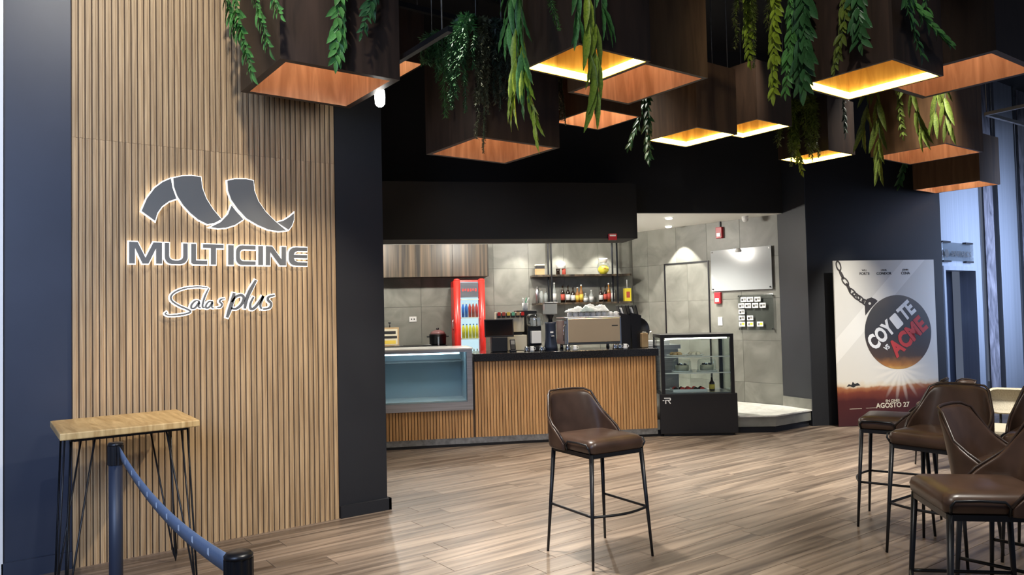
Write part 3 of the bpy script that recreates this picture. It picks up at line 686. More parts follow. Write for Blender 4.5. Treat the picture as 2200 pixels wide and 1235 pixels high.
G1 = [
 ('willow','B1','Y',(1.48,5.16,3.76),(1.48,4.79,3.18),'broad garland hanging lowest beside the slatted wall, left of the first box','lf_green',.115),
 ('willow','B1','Y',(1.48,4.69,3.60),(1.48,4.45,3.22),'second longest garland on the left side of the box nearest the slatted wall','lf_green',.10),
 ('willow','B1','Y',(1.48,4.36,3.48),(1.48,4.25,3.36),'short leaf tip at the corner edge of the box nearest the slatted wall','lf_green',.09),
 ('willow','B1','Y',(1.48,5.34,3.83),(1.48,5.06,3.48),'leftmost bright green garland beside the slatted wall','lf_green',.11),
 ('willow','B1','X',(1.92,4.44,3.61),(1.89,4.44,3.22),'single garland over the middle of the dark box nearest the slatted wall','lf_green',.105),
 ('willow','B1','X',(2.15,4.44,3.66),(2.07,4.44,3.43),'short dim garland right of the single long one on the dark box front','lf_dark',.09),
 ('fern','B2','Y',(3.09,5.13,3.75),(3.09,5.10,3.18),'bright green bottlebrush fern hanging farthest left on the fern covered box','lf_green',.085),
 ('bush','B2','Y',(3.09,4.78,3.73),(3.09,4.81,3.15),'thick bluish green fern in the middle of the fern covered box','lf_dark',.06),
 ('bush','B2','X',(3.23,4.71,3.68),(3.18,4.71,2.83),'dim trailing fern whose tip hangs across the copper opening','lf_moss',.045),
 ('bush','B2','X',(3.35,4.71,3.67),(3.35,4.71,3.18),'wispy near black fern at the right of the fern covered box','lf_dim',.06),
 ('bush','B2','Y',(3.09,5.25,3.80),(3.09,5.22,3.50),'short mossy fern tuft at the upper left of the fern covered box','lf_dark',.06),
 ('strap','B3','Y',(2.87,3.89,3.64),(2.87,3.95,3.32),'short wavy strap leaf spray at the left of the centre lit box','lf_green',.26),
 ('strap','B3','Y',(2.87,3.79,3.60),(2.87,3.73,2.92),'long wavy green strap leaf spray at the left of the centre lit box','lf_green',.34),
 ('strap','B3','Y',(2.87,3.84,3.25),(2.87,3.89,2.85),'yellow green strap leaves bending left below the centre lit box','lf_lime',.28),
 ('strap','B3','Y',(2.87,3.77,3.11),(2.87,3.60,2.69),'yellow strap leaf curling right, lowest of the centre box sprays','lf_lime',.26),
 ('fern','B3','Y',(2.87,3.49,3.49),(2.87,3.42,3.30),'small feathery fern tip on the dark side of the centre lit box','lf_green',.05),
 ('strap','B3','X',(2.87,3.25,3.41),(2.87,3.25,3.16),'green strap leaf at the near corner of the centre lit box','lf_green',.26),
 ('strap','B3','X',(2.95,3.25,3.26),(2.96,3.25,2.93),'glowing yellow strap leaves in front of the centre light strip','lf_lime',.28),
 ('strap','B3','X',(3.01,3.25,3.22),(2.99,3.25,2.76),'longest glowing yellow strap leaf hanging below the centre light strip','lf_lime',.30),
 ('strap','B3','X',(3.06,3.25,3.45),(3.11,3.25,3.22),'green strap leaf at the right of the centre cluster','lf_green',.26),
 ('bush','B5','Y',(4.41,5.24,3.73),(4.41,5.19,3.30),'thin trailing olive fern over the small unlit copper box','lf_moss',.03),
 ('willow','B6','Y',(5.24,5.00,3.56),(5.24,5.22,3.20),'dark leafy spray turning left beside the small lit box with tall brown side','lf_dark',.10),
 ('willow','B6','Y',(5.24,4.96,3.55),(5.24,4.96,3.03),'dark leafy spray hanging straight beside the small lit box with tall brown side','lf_dark',.11),
 ('bush','B8','Y',(7.76,5.09,3.87),(7.76,5.12,3.25),'left half of the drooping fern on the lit box near the dark pillar','lf_olive',.07),
 ('bush','B8','Y',(7.76,4.89,3.82),(7.76,4.85,3.25),'right half of the drooping fern on the lit box near the dark pillar','lf_olive',.07),
 ('willow','B8','Y',(7.76,5.05,3.50),(7.76,4.98,3.16),'yellow lit leaf sprig at the light strip of the box near the dark pillar','lf_lime',.09),
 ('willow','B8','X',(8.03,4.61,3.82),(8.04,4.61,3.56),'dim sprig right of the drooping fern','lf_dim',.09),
 ('willow','B9','Y',(4.70,3.42,3.89),(4.70,3.41,3.43),'pale lime sprays at the far left of the large lit box','lf_lime',.10),
 ('bush','B9','Y',(4.70,3.36,3.80),(4.70,3.38,3.38),'mossy yellow lit tangle at the left of the large lit box','lf_olive',.05),
 ('willow','B9','Y',(4.70,3.18,3.80),(4.70,3.22,3.14),'long lime green garland left of the broad dark one on the large lit box','lf_lime',.10),
 ('willow','B9','Y',(4.70,2.95,3.72),(4.70,2.98,3.13),'broad dark green garland reaching the left corner of the large light strip','lf_dark',.15),
 ('willow','B9','Y',(4.70,3.05,3.60),(4.70,3.12,3.12),'spiky leaf end below the left corner of the large light strip','lf_green',.10),
 ('willow','B9','Y',(4.70,2.57,3.59),(4.70,2.56,3.30),'dark green garland over the grey side of the large lit box','lf_dark',.12),
 ('willow','B9','Y',(4.70,2.66,3.50),(4.70,2.75,3.18),'slim olive tipped garland bending left on the grey side of the large lit box','lf_olive',.08),
 ('willow','B9','X',(4.81,2.31,3.52),(5.33,2.31,3.34),'bright garland curving right across the dark front of the large lit box','lf_green',.12),
 ('willow','B9','X',(4.78,2.31,3.51),(4.94,2.31,3.21),'dim garland hanging below the curving one on the large lit box','lf_dark',.10),
 ('willow','B9','X',(5.03,2.31,3.57),(5.07,2.31,3.49),'small green leaf tip at the top edge right of the curving garland','lf_green',.09),
 ('strap','B11','Y',(7.33,3.85,3.71),(7.33,3.84,2.88),'longest olive strap spray, hanging below the lower right box','lf_olive',.34),
 ('strap','B11','Y',(7.33,3.93,3.73),(7.33,4.03,3.20),'leftmost olive strap spray on the lower right box','lf_olive',.30),
 ('strap','B11','Y',(7.33,3.51,3.62),(7.33,3.41,3.10),'third olive strap spray from the left on the lower right box','lf_olive',.30),
 ('willow','B11','Y',(7.33,3.64,3.65),(7.33,3.61,3.23),'small leaved olive sprig between the strap sprays of the lower right box','lf_olive',.07),
 ('strap','B11','Y',(7.33,3.28,3.56),(7.33,3.34,3.18),'fourth olive strap spray from the left on the lower right box','lf_olive',.28),
 ('strap','B11','Y',(7.33,3.22,3.57),(7.33,3.20,3.15),'rightmost olive strap spray on the lower right box','lf_olive',.28),
 ('willow','B12','Y',(10.31,5.07,3.52),(10.31,5.16,3.24),'dark sprig at the left end of the low box over the film poster','lf_dark',.10),
]
for kd, bx, fc, a_, c_, lab, mk, ls in G1: garland(kd, bx, fc, a_, c_, lab, mk, ls, 'plants hanging from the planter boxes')

# ================================================================== TRACK LIGHT
t = thing('track_spotlight', 'white bulb spotlight on a dark track below the box nearest the slatted wall', 'lamp', (2.47, 5.0, 3.16))
MB().tube([(0, 0, .22), (0, 0, .16)], .012, 10).build('stem', M['black_metal'], t)
MB().lathe([(0, .10), (.034, .10), (.034, .17), (0, .17)], n=18).build('socket', M['steel'], t)
MB().lathe([(0, -.02), (.018, -.018), (.034, .0), (.038, .05), (.034, .10), (0, .10)], n=18).build('bulb', M['bulb'], t)
t = thing('lighting_track', 'dark lighting track running over the spotlight toward the bar', 'track', (2.47, 5.0, 3.38))
MB().box(-.018, .018, -1.0, 1.3, 0, .035).build('rail', M['black_metal'], t)
MB().tube([(0, -.9, .035), (0, -.9, 1.82)], .005, 6).build('suspension_rod', M['steel_dull'], t); MB().tube([(0, 1.2, .035), (0, 1.2, 1.82)], .005, 6).build('suspension_rod', M['steel_dull'], t)
t = thing('suspended_frame', 'thin black metal frame hanging at the upper right before the window wall', 'frame', (7.88, 3.1, 3.4), R_(-2))
for a_, b_ in (((0, 0, 0), (1.1, 0, 0)), ((1.1, 0, 0), (1.1, -1.1, 0)), ((1.1, -1.1, 0), (0, -1.1, 0)), ((0, -1.1, 0), (0, 0, 0))): MB().bar(a_, b_, .03).build('bar', M['dark_steel'], t)
for x_, y_ in ((.02, 0), (1.08, 0), (.02, -1.08), (1.08, -1.08)): MB().tube([(x_, y_, 0), (x_, y_, 1.8)], .004, 6).build('suspension_rod', M['steel_dull'], t)

# ================================================================== STOOLS
def make_stool(label):
    t = thing('bar_stool', label, 'stool', group='brown leather bar stools')
    H = .70
    def corner(sx, sy, z): k = .245-(.245-.205)*z/H; return Vector((sx*k, sy*k, z))
    for sx, sy in ((-1, -1), (1, -1), (1, 1), (-1, 1)):
        MB().tube([corner(sx, sy, 0), corner(sx, sy, .25), corner(sx, sy, H)], [.0085, .011, .0155], 12).build('leg', M['black_metal'], t)
    fr = MB()
    for a_, b_ in (((-1, -1), (1, -1)), ((1, -1), (1, 1)), ((1, 1), (-1, 1)), ((-1, 1), (-1, -1))): fr.bar(corner(*a_, H-.012), corner(*b_, H-.012), .022, .026)
    fr.build('seat_frame', M['black_metal'], t)
    z = .32
    for (a_, b_, bow) in (((-1, -1), (1, -1), -.05), ((1, -1), (1, 1), 0), ((-1, 1), (-1, -1), 0)):
        p, q = corner(*a_, z), corner(*b_, z)
        MB().tube([p.lerp(q, i/8)+Vector((0, bow*sin(pi*i/8), 0)) for i in range(9)], .0085, 10).build('footrest', M['black_metal'], t)
    # cushion
    def sq(hx, hy, r, z, n=5):
        out = []
        for cx_, cy_, a0 in ((hx-r, hy-r, 0), (-hx+r, hy-r, 90), (-hx+r, -hy+r, 180), (hx-r, -hy+r, 270)):
            for i in range(n+1): a = R_(a0+90*i/n); out.append((cx_+r*cos(a), cy_+r*sin(a), z))
        return out
    rings = [sq(.205, .215, .03, .700), sq(.222, .228, .04, .712), sq(.226, .232, .045, .745), sq(.220, .226, .045, .772), sq(.200, .206, .05, .788), sq(.15, .155, .06, .796), sq(.06, .06, .03, .799)]
    n = len(rings[0]); mm = MB(); vs = [p for r in rings for p in r]
    mm.add(vs, [(i*n+k, i*n+(k+1) % n, (i+1)*n+(k+1) % n, (i+1)*n+k) for i in range(len(rings)-1) for k in range(n)]+[tuple(reversed(range(n))), tuple(range((len(rings)-1)*n, len(rings)*n))], True)
    mm.build('seat', M['leather'], t)
    # wrap-round back shell: plan path from one side around the rear to the other
    plan = [(-.245, .02), (-.247, .08), (-.246, .14), (-.238, .19), (-.215, .232), (-.17, .250), (-.085, .256), (0, .258)]
    plan += [(-x, y) for x, y in reversed(plan[:-1])]
    top = [.735, .805, .848, .90, 1.030, 1.052, 1.056, 1.056]; top += list(reversed(top[:-1]))
    lean = [.00, .005, .012, .03, .055, .075, .082, .084]; lean += list(reversed(lean[:-1]))
    V = []; NT = 8
    for (x, y), zt, ln in zip(plan, top, lean):
        for j in range(NT+1):
            f = j/NT; V.append((x*(1-.14*f*(1 if zt > .95 else .2*(zt > .85))), y+ln*f**1.2, .70+(zt-.70)*f))
    fs = [(i*(NT+1)+j, (i+1)*(NT+1)+j, (i+1)*(NT+1)+j+1, i*(NT+1)+j+1) for i in range(len(plan)-1) for j in range(NT)]
    o = MB().add(V, fs, True).build('backrest', M['leather'], t)
    sm = o.modifiers.new('thickness', 'SOLIDIFY'); sm.thickness = .026; sm.offset = 0
    ss = o.modifiers.new('smooth', 'SUBSURF'); ss.levels = 1; ss.render_levels = 1
    edge = [V[i*(NT+1)+NT] for i in range(len(plan))]
    E2 = [Vector(edge[0])]+[Vector(e) for e in edge[1:]]
    MB().tube([p+Vector((0, 0, .006)) for p in E2], .0075, 8).build('piping', M['piping'], t)
    for s_ in (-1, 1):
        MB().tube([(s_*.212, -.205, .70), (s_*.233, -.212, .74), (s_*.235, -.195, .762), (s_*.238, -.1, .766), (s_*.240, .0, .762), (s_*.240, .02, .74), (s_*.225, .02, .70)], .0065, 8).build('side_loop', M['black_metal'], t)
    return t
st = make_stool('brown leather bar stool standing alone in the middle of the floor')
st.location = (3.41, 3.775, 0); st.rotation_euler = (0, 0, R_(-4))
for x, y, rz, lab in [(5.57, 2.88, R_(200), 'bar stool nearest the film poster, facing it with its back to the others'),
                      (5.09, 2.355, R_(-90), 'bar stool with broad backrest facing left, beside the beige chair'),
                      (4.30, 1.60, R_(3), 'bar stool seen from its side with the curved wing, between two others'),
                      (3.705, 1.55, R_(-135), 'nearest right bar stool, cut by the lower right corner'),
                      (5.47, 1.86, R_(-80), 'bar stool at the right border with only its rounded seat corner showing'),
                      (7.78, 3.55, R_(-126), 'low stool hidden behind the others with only its back top showing')]:
    q = copy_tree(st, None, (x, y, 0), rz, lab)
    if x > 7: q.scale = (.80, .80, .805)
# beige chair
bc = thing('upholstered_chair', 'beige chair with oval backrest on thin black posts at the right edge', 'chair', (6.93, 2.60, 0), R_(-72))
def oval(hx, r, z0, y0, y1, n=10):
    out = []
    for s_, a0 in ((1, -90), (-1, 90)):
        for i in range(n+1): a = R_(a0+180*i/n); out.append((s_*(hx-r)+r*cos(a), z0+r*sin(a)))
    return out
pv = oval(.25, .11, .77, 0, 0); nb = len(pv); m_ = MB()
vs = [(x*.93, .20, .77+(z-.77)*.9) for x, z in pv]+[(x, .215, z) for x, z in pv]+[(x, .25, z) for x, z in pv]+[(x*.93, .265, .77+(z-.77)*.9) for x, z in pv]
m_.add(vs, [(i*nb+k, i*nb+(k+1) % nb, (i+1)*nb+(k+1) % nb, (i+1)*nb+k) for i in range(3) for k in range(nb)]+[tuple(range(nb)), tuple(range(3*nb, 4*nb))], True)
m_.build('backrest', M['boucle'], bc)
MB().bbox(-.25, .25, -.28, .22, .52, .585, .025).build('seat', M['boucle'], bc)
MB().bbox(-.235, .235, -.26, .2, .50, .52, .003).build('seat_frame', M['black_metal'], bc)
for sx in (-1, 1):
    MB().tube([(sx*.12, .18, .52), (sx*.12, .235, .68)], .01, 8).build('post', M['black_metal'], bc)
    for sy in (-1, 1): MB().tube([(sx*.22, sy*.2-.02, .5), (sx*.25, sy*.24-.02, 0)], .011, 8).build('leg', M['black_metal'], bc)
# ================================================================== HIGH TABLE, STANCHIONS
tt = thing('console_table', 'tall narrow oak topped table on black hairpin legs against the slatted wall', 'table', (.80, 5.22, 0), R_(0))
top = MB().prism([(-.375, -.375), (.365, -.345), (.385, .37), (-.365, .32)], .955, .995)
o = top.build('tabletop', M['tabletop'], tt)
bv = o.modifiers.new('edge', 'BEVEL'); bv.width = .006; bv.segments = 2
MB().bar((-.30, -.30, .945), (.30, -.27, .945), .03, .02).bar((-.30, .25, .945), (.30, .29, .945), .03, .02).bar((-.30, -.30, .945), (-.30, .25, .945), .03, .02).bar((.30, -.27, .945), (.30, .29, .945), .03, .02).build('rail_frame', M['black_metal'], tt)
for sx, sy in ((-1, -1), (1, -1), (1, 1), (-1, 1)):
    c_ = Vector((sx*.30, sy*.27+.0, .94)); foot = Vector((sx*.34, sy*.24+(-.08 if sy < 0 else -.02), .012))
    for dx, dy in ((-sx*.11, 0), (0, -sy*.12)):
        a1 = c_+Vector((dx, dy, 0)); a0 = c_
        MB().tube([a0+Vector((sx*.01, 0, 0)), foot+(a0-foot)*.05+Vector((sx*.008, 0, 0)), foot, foot+(a1-foot)*.05-Vector((sx*.004, 0, 0)), a1], .0058, 8).build('leg', M['black_metal'], tt)
def stanchion(loc, label):
    t = thing('belt_stanchion', label, 'stanchion', loc, 0, 'belt barrier posts')
    MB().lathe([(0, 0), (.17, 0), (.17, .012), (.05, .03), (.04, .03)], n=32).build('base', M['black_metal'], t)
    MB().tube([(0, 0, .03), (0, 0, .90)], .032, 24).build('post', M['paint_blue'], t)
    n = 24; pr = []
    for i in range(n*2): a = 2*pi*i/(n*2); r = .037 if (i//2) % 2 else .034; pr.append((r*cos(a), r*sin(a)))
    MB().prism(pr, .89, .985).build('belt_head', M['black'], t)
    MB().lathe([(.0, .985), (.036, .985), (.037, .992), (.03, 1.0), (.0, 1.0)], n=28).build('cap', M['black'], t)
    return t
stanchion((.615, 4.257, 0), 'farther barrier post standing before the hairpin legged table')
stanchion((.576, 2.024, 0), 'nearest barrier post cut by the bottom edge of the view')
A_ = Vector((.628, 4.22, .955)); Bb = Vector((.560, 2.06, .962)); NS = 24
m_ = MB(); vs = []
for i in range(NS+1):
    f = i/NS; p = A_.lerp(Bb, f); p.z -= .055*4*f*(1-f)
    for dx in (-.0012, .0012):
        for dz in (-.026, .026): vs.append((p.x+dx, p.y, p.z+dz))
fs = []
for i in range(NS):
    a = i*4; b_ = a+4; fs += [(a, a+1, b_+1, b_), (a+2, b_+2, b_+3, a+3), (a, b_, b_+2, a+2), (a+1, a+3, b_+3, b_+1)]
be = m_.add(vs, fs+[(0, 2, 3, 1), (NS*4, NS*4+1, NS*4+3, NS*4+2)], True).build('barrier_belt', M['belt']); tag(be, 'sagging blue belt stretched between the two barrier posts', 'belt')
for i in range(9):
    f = .09+i*.10; p = A_.lerp(Bb, f); p.z -= .055*4*f*(1-f); q = A_.lerp(Bb, f+.012); q.z -= .055*4*(f+.012)*(1-f-.012)
    for s_ in (-1, 1):
        mk = MB()
        x_ = s_*.0018
        mk.add([(p.x+x_, p.y, p.z-.010), (p.x+x_, p.y, p.z+.006), (q.x+x_, q.y, q.z+.012), (q.x+x_, q.y, q.z-.012)], [(0, 1, 2, 3)])
        mk.build('printed_mark', M['belt_mark'], be)

# ================================================================== FILM POSTER
PWd, PH = 1.508, 2.21
pd = thing('film_poster', 'tall film poster standee with a chained iron ball over a red desert', 'poster', (9.393, 5.639-.02, 0), CA)
def poster_material():
    m = mat('poster_print', (.7, .68, .6), .45); N = m.node_tree; L = N.links; b = N.nodes['Principled BSDF']
    tc = nd(m, 'ShaderNodeTexCoord'); sx = nd(m, 'ShaderNodeSeparateXYZ'); L.new(tc.outputs['Object'], sx.inputs[0])
    def mth(op, a, b_=None, c=None, clamp=False):
        n = nd(m, 'ShaderNodeMath', operation=op); n.use_clamp = clamp
        for i, q in enumerate((a, b_, c)):
            if q is None: continue
            if isinstance(q, (int, float)): n.inputs[i].default_value = q
            else: L.new(q, n.inputs[i])
        return n.outputs[0]
    X, Z = sx.outputs[0], sx.outputs[2]
    nz = nd(m, 'ShaderNodeTexNoise'); nz.inputs['Scale'].default_value = 5; nz.inputs['Detail'].default_value = 8; L.new(tc.outputs['Object'], nz.inputs[0])
    # sky: cream, greyer to the top, a paler diagonal beam
    r1 = nd(m, 'ShaderNodeValToRGB'); L.new(mth('DIVIDE', Z, PH), r1.inputs[0])
    e = r1.color_ramp.elements; e[0].position = 0; e[0].color = (.050, .010, .012, 1); e[1].position = 1; e[1].color = (.50, .48, .43, 1)
    for p_, c_ in ((.15, (.075, .014, .012, 1)), (.20, (.20, .045, .022, 1)), (.232, (.42, .16, .06, 1)), (.245, (.74, .62, .44, 1)), (.27, (.78, .74, .64, 1)), (.55, (.70, .68, .62, 1))):
        q = e.new(p_); q.color = c_
    zz = mth('ADD', mth('DIVIDE', Z, PH), mth('MULTIPLY', mth('SUBTRACT', nz.outputs[0], .5), .07)); L.new(zz, r1.inputs[0])
    beam = mth('SUBTRACT', mth('ADD', X, mth('MULTIPLY', Z, -1.0)), -1.0)
    bm_ = mth('LESS_THAN', mth('ABSOLUTE', beam), .16)
    mx = nd(m, 'ShaderNodeMix', data_type='RGBA', blend_type='ADD'); mx.inputs['B'].default_value = (.10, .10, .095, 1)
    L.new(mth('MULTIPLY', bm_, mth('GREATER_THAN', Z, .8)), mx.inputs['Factor']); L.new(r1.outputs[0], mx.inputs['A'])
    # printed sun burst under the ball
    dx = mth('SUBTRACT', X, .94); dz = mth('SUBTRACT', Z, .74)
    d = mth('SQRT', mth('ADD', mth('MULTIPLY', dx, dx), mth('MULTIPLY', dz, dz)))
    ang = mth('ARCTAN2', dz, dx); rays = mth('ADD', .8, mth('MULTIPLY', mth('SINE', mth('MULTIPLY', ang, 17)), .3))
    g = mth('POWER', mth('SUBTRACT', 1, mth('DIVIDE', d, mth('MULTIPLY', rays, .42)), None, True), 1.2)
    m2 = nd(m, 'ShaderNodeMix', data_type='RGBA'); m2.inputs['B'].default_value = (1, .93, .78, 1)
    L.new(g, m2.inputs['Factor']); L.new(mx.outputs['Result'], m2.inputs['A']); L.new(m2.outputs['Result'], b.inputs['Base Color'])
    return m
def ball_material():
    m = mat('poster_ball_print', (.05, .045, .04), .5); N = m.node_tree; L = N.links; b = N.nodes['Principled BSDF']
    tc = nd(m, 'ShaderNodeTexCoord'); sx = nd(m, 'ShaderNodeSeparateXYZ'); L.new(tc.outputs['Object'], sx.inputs[0])
    nz = nd(m, 'ShaderNodeTexNoise'); nz.inputs['Scale'].default_value = 9; nz.inputs['Detail'].default_value = 8; L.new(tc.outputs['Object'], nz.inputs[0])
    r = nd(m, 'ShaderNodeValToRGB'); e = r.color_ramp.elements
    e[0].position = 0; e[0].color = (.85, .50, .12, 1); e[1].position = 1; e[1].color = (.11, .09, .07, 1)
    for p_, c_ in ((.09, (.42, .17, .04, 1)), (.2, (.075, .045, .03, 1)), (.5, (.035, .033, .034, 1)), (.8, (.055, .05, .045, 1))):
        q = e.new(p_); q.color = c_
    ad = nd(m, 'ShaderNodeMath', operation='MULTIPLY_ADD'); ad.inputs[1].default_value = .98; ad.inputs[2].default_value = .5-.03; L.new(sx.outputs[1], ad.inputs[0])
    a2 = nd(m, 'ShaderNodeMath', operation='MULTIPLY_ADD'); a2.inputs[1].default_value = .10; L.new(nz.outputs[0], a2.inputs[0]); L.new(ad.outputs[0], a2.inputs[2])
    L.new(a2.outputs[0], r.inputs[0]); L.new(r.outputs[0], b.inputs['Base Color'])
    return m
MB().box(0, PWd, 0, .018, 0.005, PH).build('board', poster_material(), pd)
MB().bar((.3, .025, .9), (.3, .13, .0), .04, .01).bar((1.2, .025, .9), (1.2, .13, .0), .04, .01).build('easel_strut', M['black'], pd)
def pm_(u, z, rot=0, y=-.0015): return Matrix.Translation((u, y, z)) @ WALLROT @ Matrix.Rotation(R_(rot), 4, 'Z')
circ = [(.50*cos(2*pi*i/64), .50*sin(2*pi*i/64)) for i in range(64)]
polys('ball_print', [circ], ball_material(), pd, pm_(.925, 1.235), .001)
polys('ball_lug', [[(-.07,-.16),(-.075,0),(-.04,.06),(.03,.08),(.09,.055),(.12,.03),(.02,-.06)], [(.02*cos(-2*pi*i/12)+.0, .02*sin(-2*pi*i/12)+.0) for i in range(12)]], M['chain'], pd, pm_(.515, 1.63), .0012)
links = [(.075, 2.14, -75), (.115, 2.02, -62), (.165, 1.93, -50), (.21, 1.85, -62), (.265, 1.785, -45), (.32, 1.73, -40), (.38, 1.69, -42), (.44, 1.65, -42)]
for i, (u, z, a) in enumerate(links):
    lw, lh = (.075, .038) if i % 2 == 0 or i > 4 else (.07, .020)
    if i == 7: lw = .05
    ou = [(lw*cos(2*pi*k/20)*1.0, lh*sin(2*pi*k/20)) for k in range(20)]
    inn = [((lw-.022)*cos(-2*pi*k/16), (lh-.016)*sin(-2*pi*k/16)) for k in range(16)]
    polys('chain_link_print', [ou, inn] if lh > .03 else [ou], M['chain'], pd, pm_(u, z, a, -.003), .0012)
TA = R_(39)
def tp(d): return .83+d*cos(TA), 1.325+d*sin(TA)
text('title_print', 'COY', .275, M['whiteprint'], pd, pm_(*tp(-.215), 39, -.004), .001, .012, sx=.70)
text('title_print', 'TE', .275, M['whiteprint'], pd, pm_(*tp(.30), 39, -.004), .001, .012, sx=.74)
polys('title_block_print', [[(-.05,-.10),(.05,-.10),(.062,-.085),(.062,.085),(.05,.10),(-.05,.10),(-.062,.085),(-.062,-.085)]], M['whiteprint'], pd, pm_(*tp(.092), 39, -.0035), .0008)
text('title_print', 'ACME', .30, M['redprint'], pd, pm_(1.075, 1.165, 39, -.004), .001, .014, sx=.78)
text('title_print', 'VS', .09, M['whiteprint'], pd, pm_(.745, 1.03, 39, -.004), .001, .004, sx=.8)
for u, a1, a2 in ((.455, 'WILL', 'FORTE'), (.745, 'LANA', 'CONDOR'), (1.07, 'JOHN', 'CENA')):
    text('name_print', a1, .034, M['ink'], pd, pm_(u, 2.075), .0008, .0005); text('name_print', a2, .05, M['ink'], pd, pm_(u, 2.03), .0008, .001)
text('date_print', 'EN CINES', .045, M['creamprint'], pd, pm_(.80, .315), .0008, .0008, sx=1.1)
text('date_print', 'AGOSTO 27', .092, M['creamprint'], pd, pm_(.80, .255), .0008, .002)
MB().box(.16, .34, -.001, 0, .228, .233).box(.4, .55, -.001, 0, .230, .234).build('credit_print', M['creamprint'], pd)
polys('rock_print', [[(.0,0),(.03,.03),(.07,.02),(.09,.06),(.12,.03),(.16,.045),(.2,.01),(.14,.005),(.1,-.015),(.05,.005)]], M['ink'], pd, pm_(.13, .53), .0008)

# ================================================================== LIFT WALL (right)
lwall = MB().box(11.0, 11.40, 5.161, 5.30, 0, 5.2).box(12.475, 12.72, 5.161, 5.30, 0, 5.2).box(11.40, 12.475, 5.161, 5.30, 2.15, 5.2).build('wall_lift', M['elev']); tag(lwall, 'bluish brushed metal wall around the lift door', kind='structure')
dr = thing('door_1', 'dark lift door recessed in the metal wall', None); dr['kind'] = 'structure'
MB().box(11.40, 11.46, 5.12, 5.35, 0, 2.15).box(12.42, 12.475, 5.12, 5.35, 0, 2.15).box(11.46, 12.42, 5.12, 5.35, 2.09, 2.15).build('door_frame', M['elev'], dr)
MB().box(11.46, 12.42, 5.46, 5.50, 0, 2.15).build('door_leaf', M['cab_int'], dr)
MB().box(11.46, 11.50, 5.35, 5.46, 0, 2.15).build('door_jamb', M['elev'], dr)
t = thing('call_panel', 'small lift symbol panel on the dark lift door', 'panel', (12.08, 5.45, 1.38))
MB().box(-.045, .045, 0, .008, -.12, .12).build('plate', M['screen'], t)
for q in range(3): polys('symbol', [[(-.022, -.014), (.022, -.014), (0, .020)]], M['belt_mark'], t, Matrix.Translation((0, -.001, -.07+q*.07)) @ WALLROT, .0008)
t = thing('direction_sign', 'clear acrylic sign on four dark clips above the lift door', 'sign', (11.88, 5.12, 2.36))
MB().bbox(-.49, .49, 0, .008, -.135, .135, .002).build('acrylic_plate', M['acrylic'], t)
for sx in (-1, 1):
    for sz in (-1, 1): MB().box(sx*.36-.12, sx*.36+.12, -.006, .041, sz*.14-.012, sz*.14+.012).build('clip', M['black'], t)
text('lettering', 'SANITARIOS', .115, M['ink'], t, Matrix.Translation((.09, -.001, -.03)) @ WALLROT, .001, .002)
MB().tube([(-.37, -.002, -.03), (-.37, .0, -.03)], .06, 20).build('round_symbol', M['ink'], t)
# window mullions
wn = MB().box(12.722, 12.838, 5.185, 5.24, 0, 5.2).box(14.145, 14.268, 5.185, 5.24, 0, 5.2).build('wall_gap', M['paint_black']); tag(wn, 'dark gaps between the metal posts', kind='structure')
for i, x0 in enumerate((12.84, 14.27)):
    w_ = thing('window_%d' % (i+1), 'tall panel window between pale metal posts', None); w_['kind'] = 'structure'
    MB().box(x0, x0+.13, 5.161, 5.40, 0, 5.2).box(x0+.47, x0+.60, 5.161, 5.40, 0, 5.2).box(x0+.13, x0+.47, 5.17, 5.40, 0, .10).build('window_frame', M['elev'], w_)
    MB().box(x0+.13, x0+.47, 5.185, 5.20, .10, 5.2).build('glass_panel', M['glasspane'], w_)
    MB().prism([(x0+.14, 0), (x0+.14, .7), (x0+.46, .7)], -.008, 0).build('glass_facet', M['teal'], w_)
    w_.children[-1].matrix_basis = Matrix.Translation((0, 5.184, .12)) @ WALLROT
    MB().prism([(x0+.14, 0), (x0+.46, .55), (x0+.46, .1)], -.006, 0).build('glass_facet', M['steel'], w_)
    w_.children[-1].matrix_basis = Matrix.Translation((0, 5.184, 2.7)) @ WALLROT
    MB().box(x0+.60, x0+1.30, 5.161, 5.40, 0, 5.2).build('post_panel', M['elev'], w_)

# ================================================================== NICHE FITTINGS
def cthing(name, label, cat, u, w, z, group=None, rz=0): return thing(name, label, cat, cloc(u, w, z), CA+rz, group)
# wall cabinet
t = cthing('wall_cabinet', 'long dark walnut wall cabinet on the grey tiles above the bar', 'cabinet', -3.471, 2.74, 2.206)
MB().box(0, 1.733, .02, .35, 0, .51).build('body', M['cab_wood'], t)
for k in range(3): MB().bbox(k*.5777+.002, (k+1)*.5777-.002, 0, .019, 0, .51, .002).build('door', M['cab_wood'], t)
# back counter
t = cthing('back_counter', 'dark back counter along the left of the niche back wall', 'counter', -5.0, 2.42, .222)
MB().box(0, 2.58, .04, .665, .0, .83).build('body', M['black'], t); MB().bbox(0, 2.60, 0, .665, .83, .878, .004).build('worktop', M['worktop'], t)
t = cthing('cooking_hob', 'black hob with low rim on the back counter', 'hob', -3.46, 2.50, 1.10)
MB().bbox(0, 1.02, 0, .5, 0, .035, .004).build('hob_body', M['black'], t)
for k in (.25, .75): MB().lathe([(.07, .036), (.10, .036), (.10, .046), (.07, .046)], (k, .25, 0), 18).build('burner', M['dark_steel'], t)
t = cthing('rice_pot', 'black electric pot with a reddish glass lid on the back counter', 'pot', -2.57, 2.72, 1.135)
MB().lathe([(0, .0), (.115, .0), (.13, .02), (.13, .16), (.137, .165), (.12, .17), (0, .17)], n=26).build('pot_body', M['black'], t)
MB().lathe([(0, .17), (.125, .17), (.10, .21), (.05, .235), (0, .24)], n=26).build('lid', M['pot_lid'], t)
MB().lathe([(0, .24), (.02, .24), (.025, .265), (0, .27)], n=12).build('knob', M['black'], t)
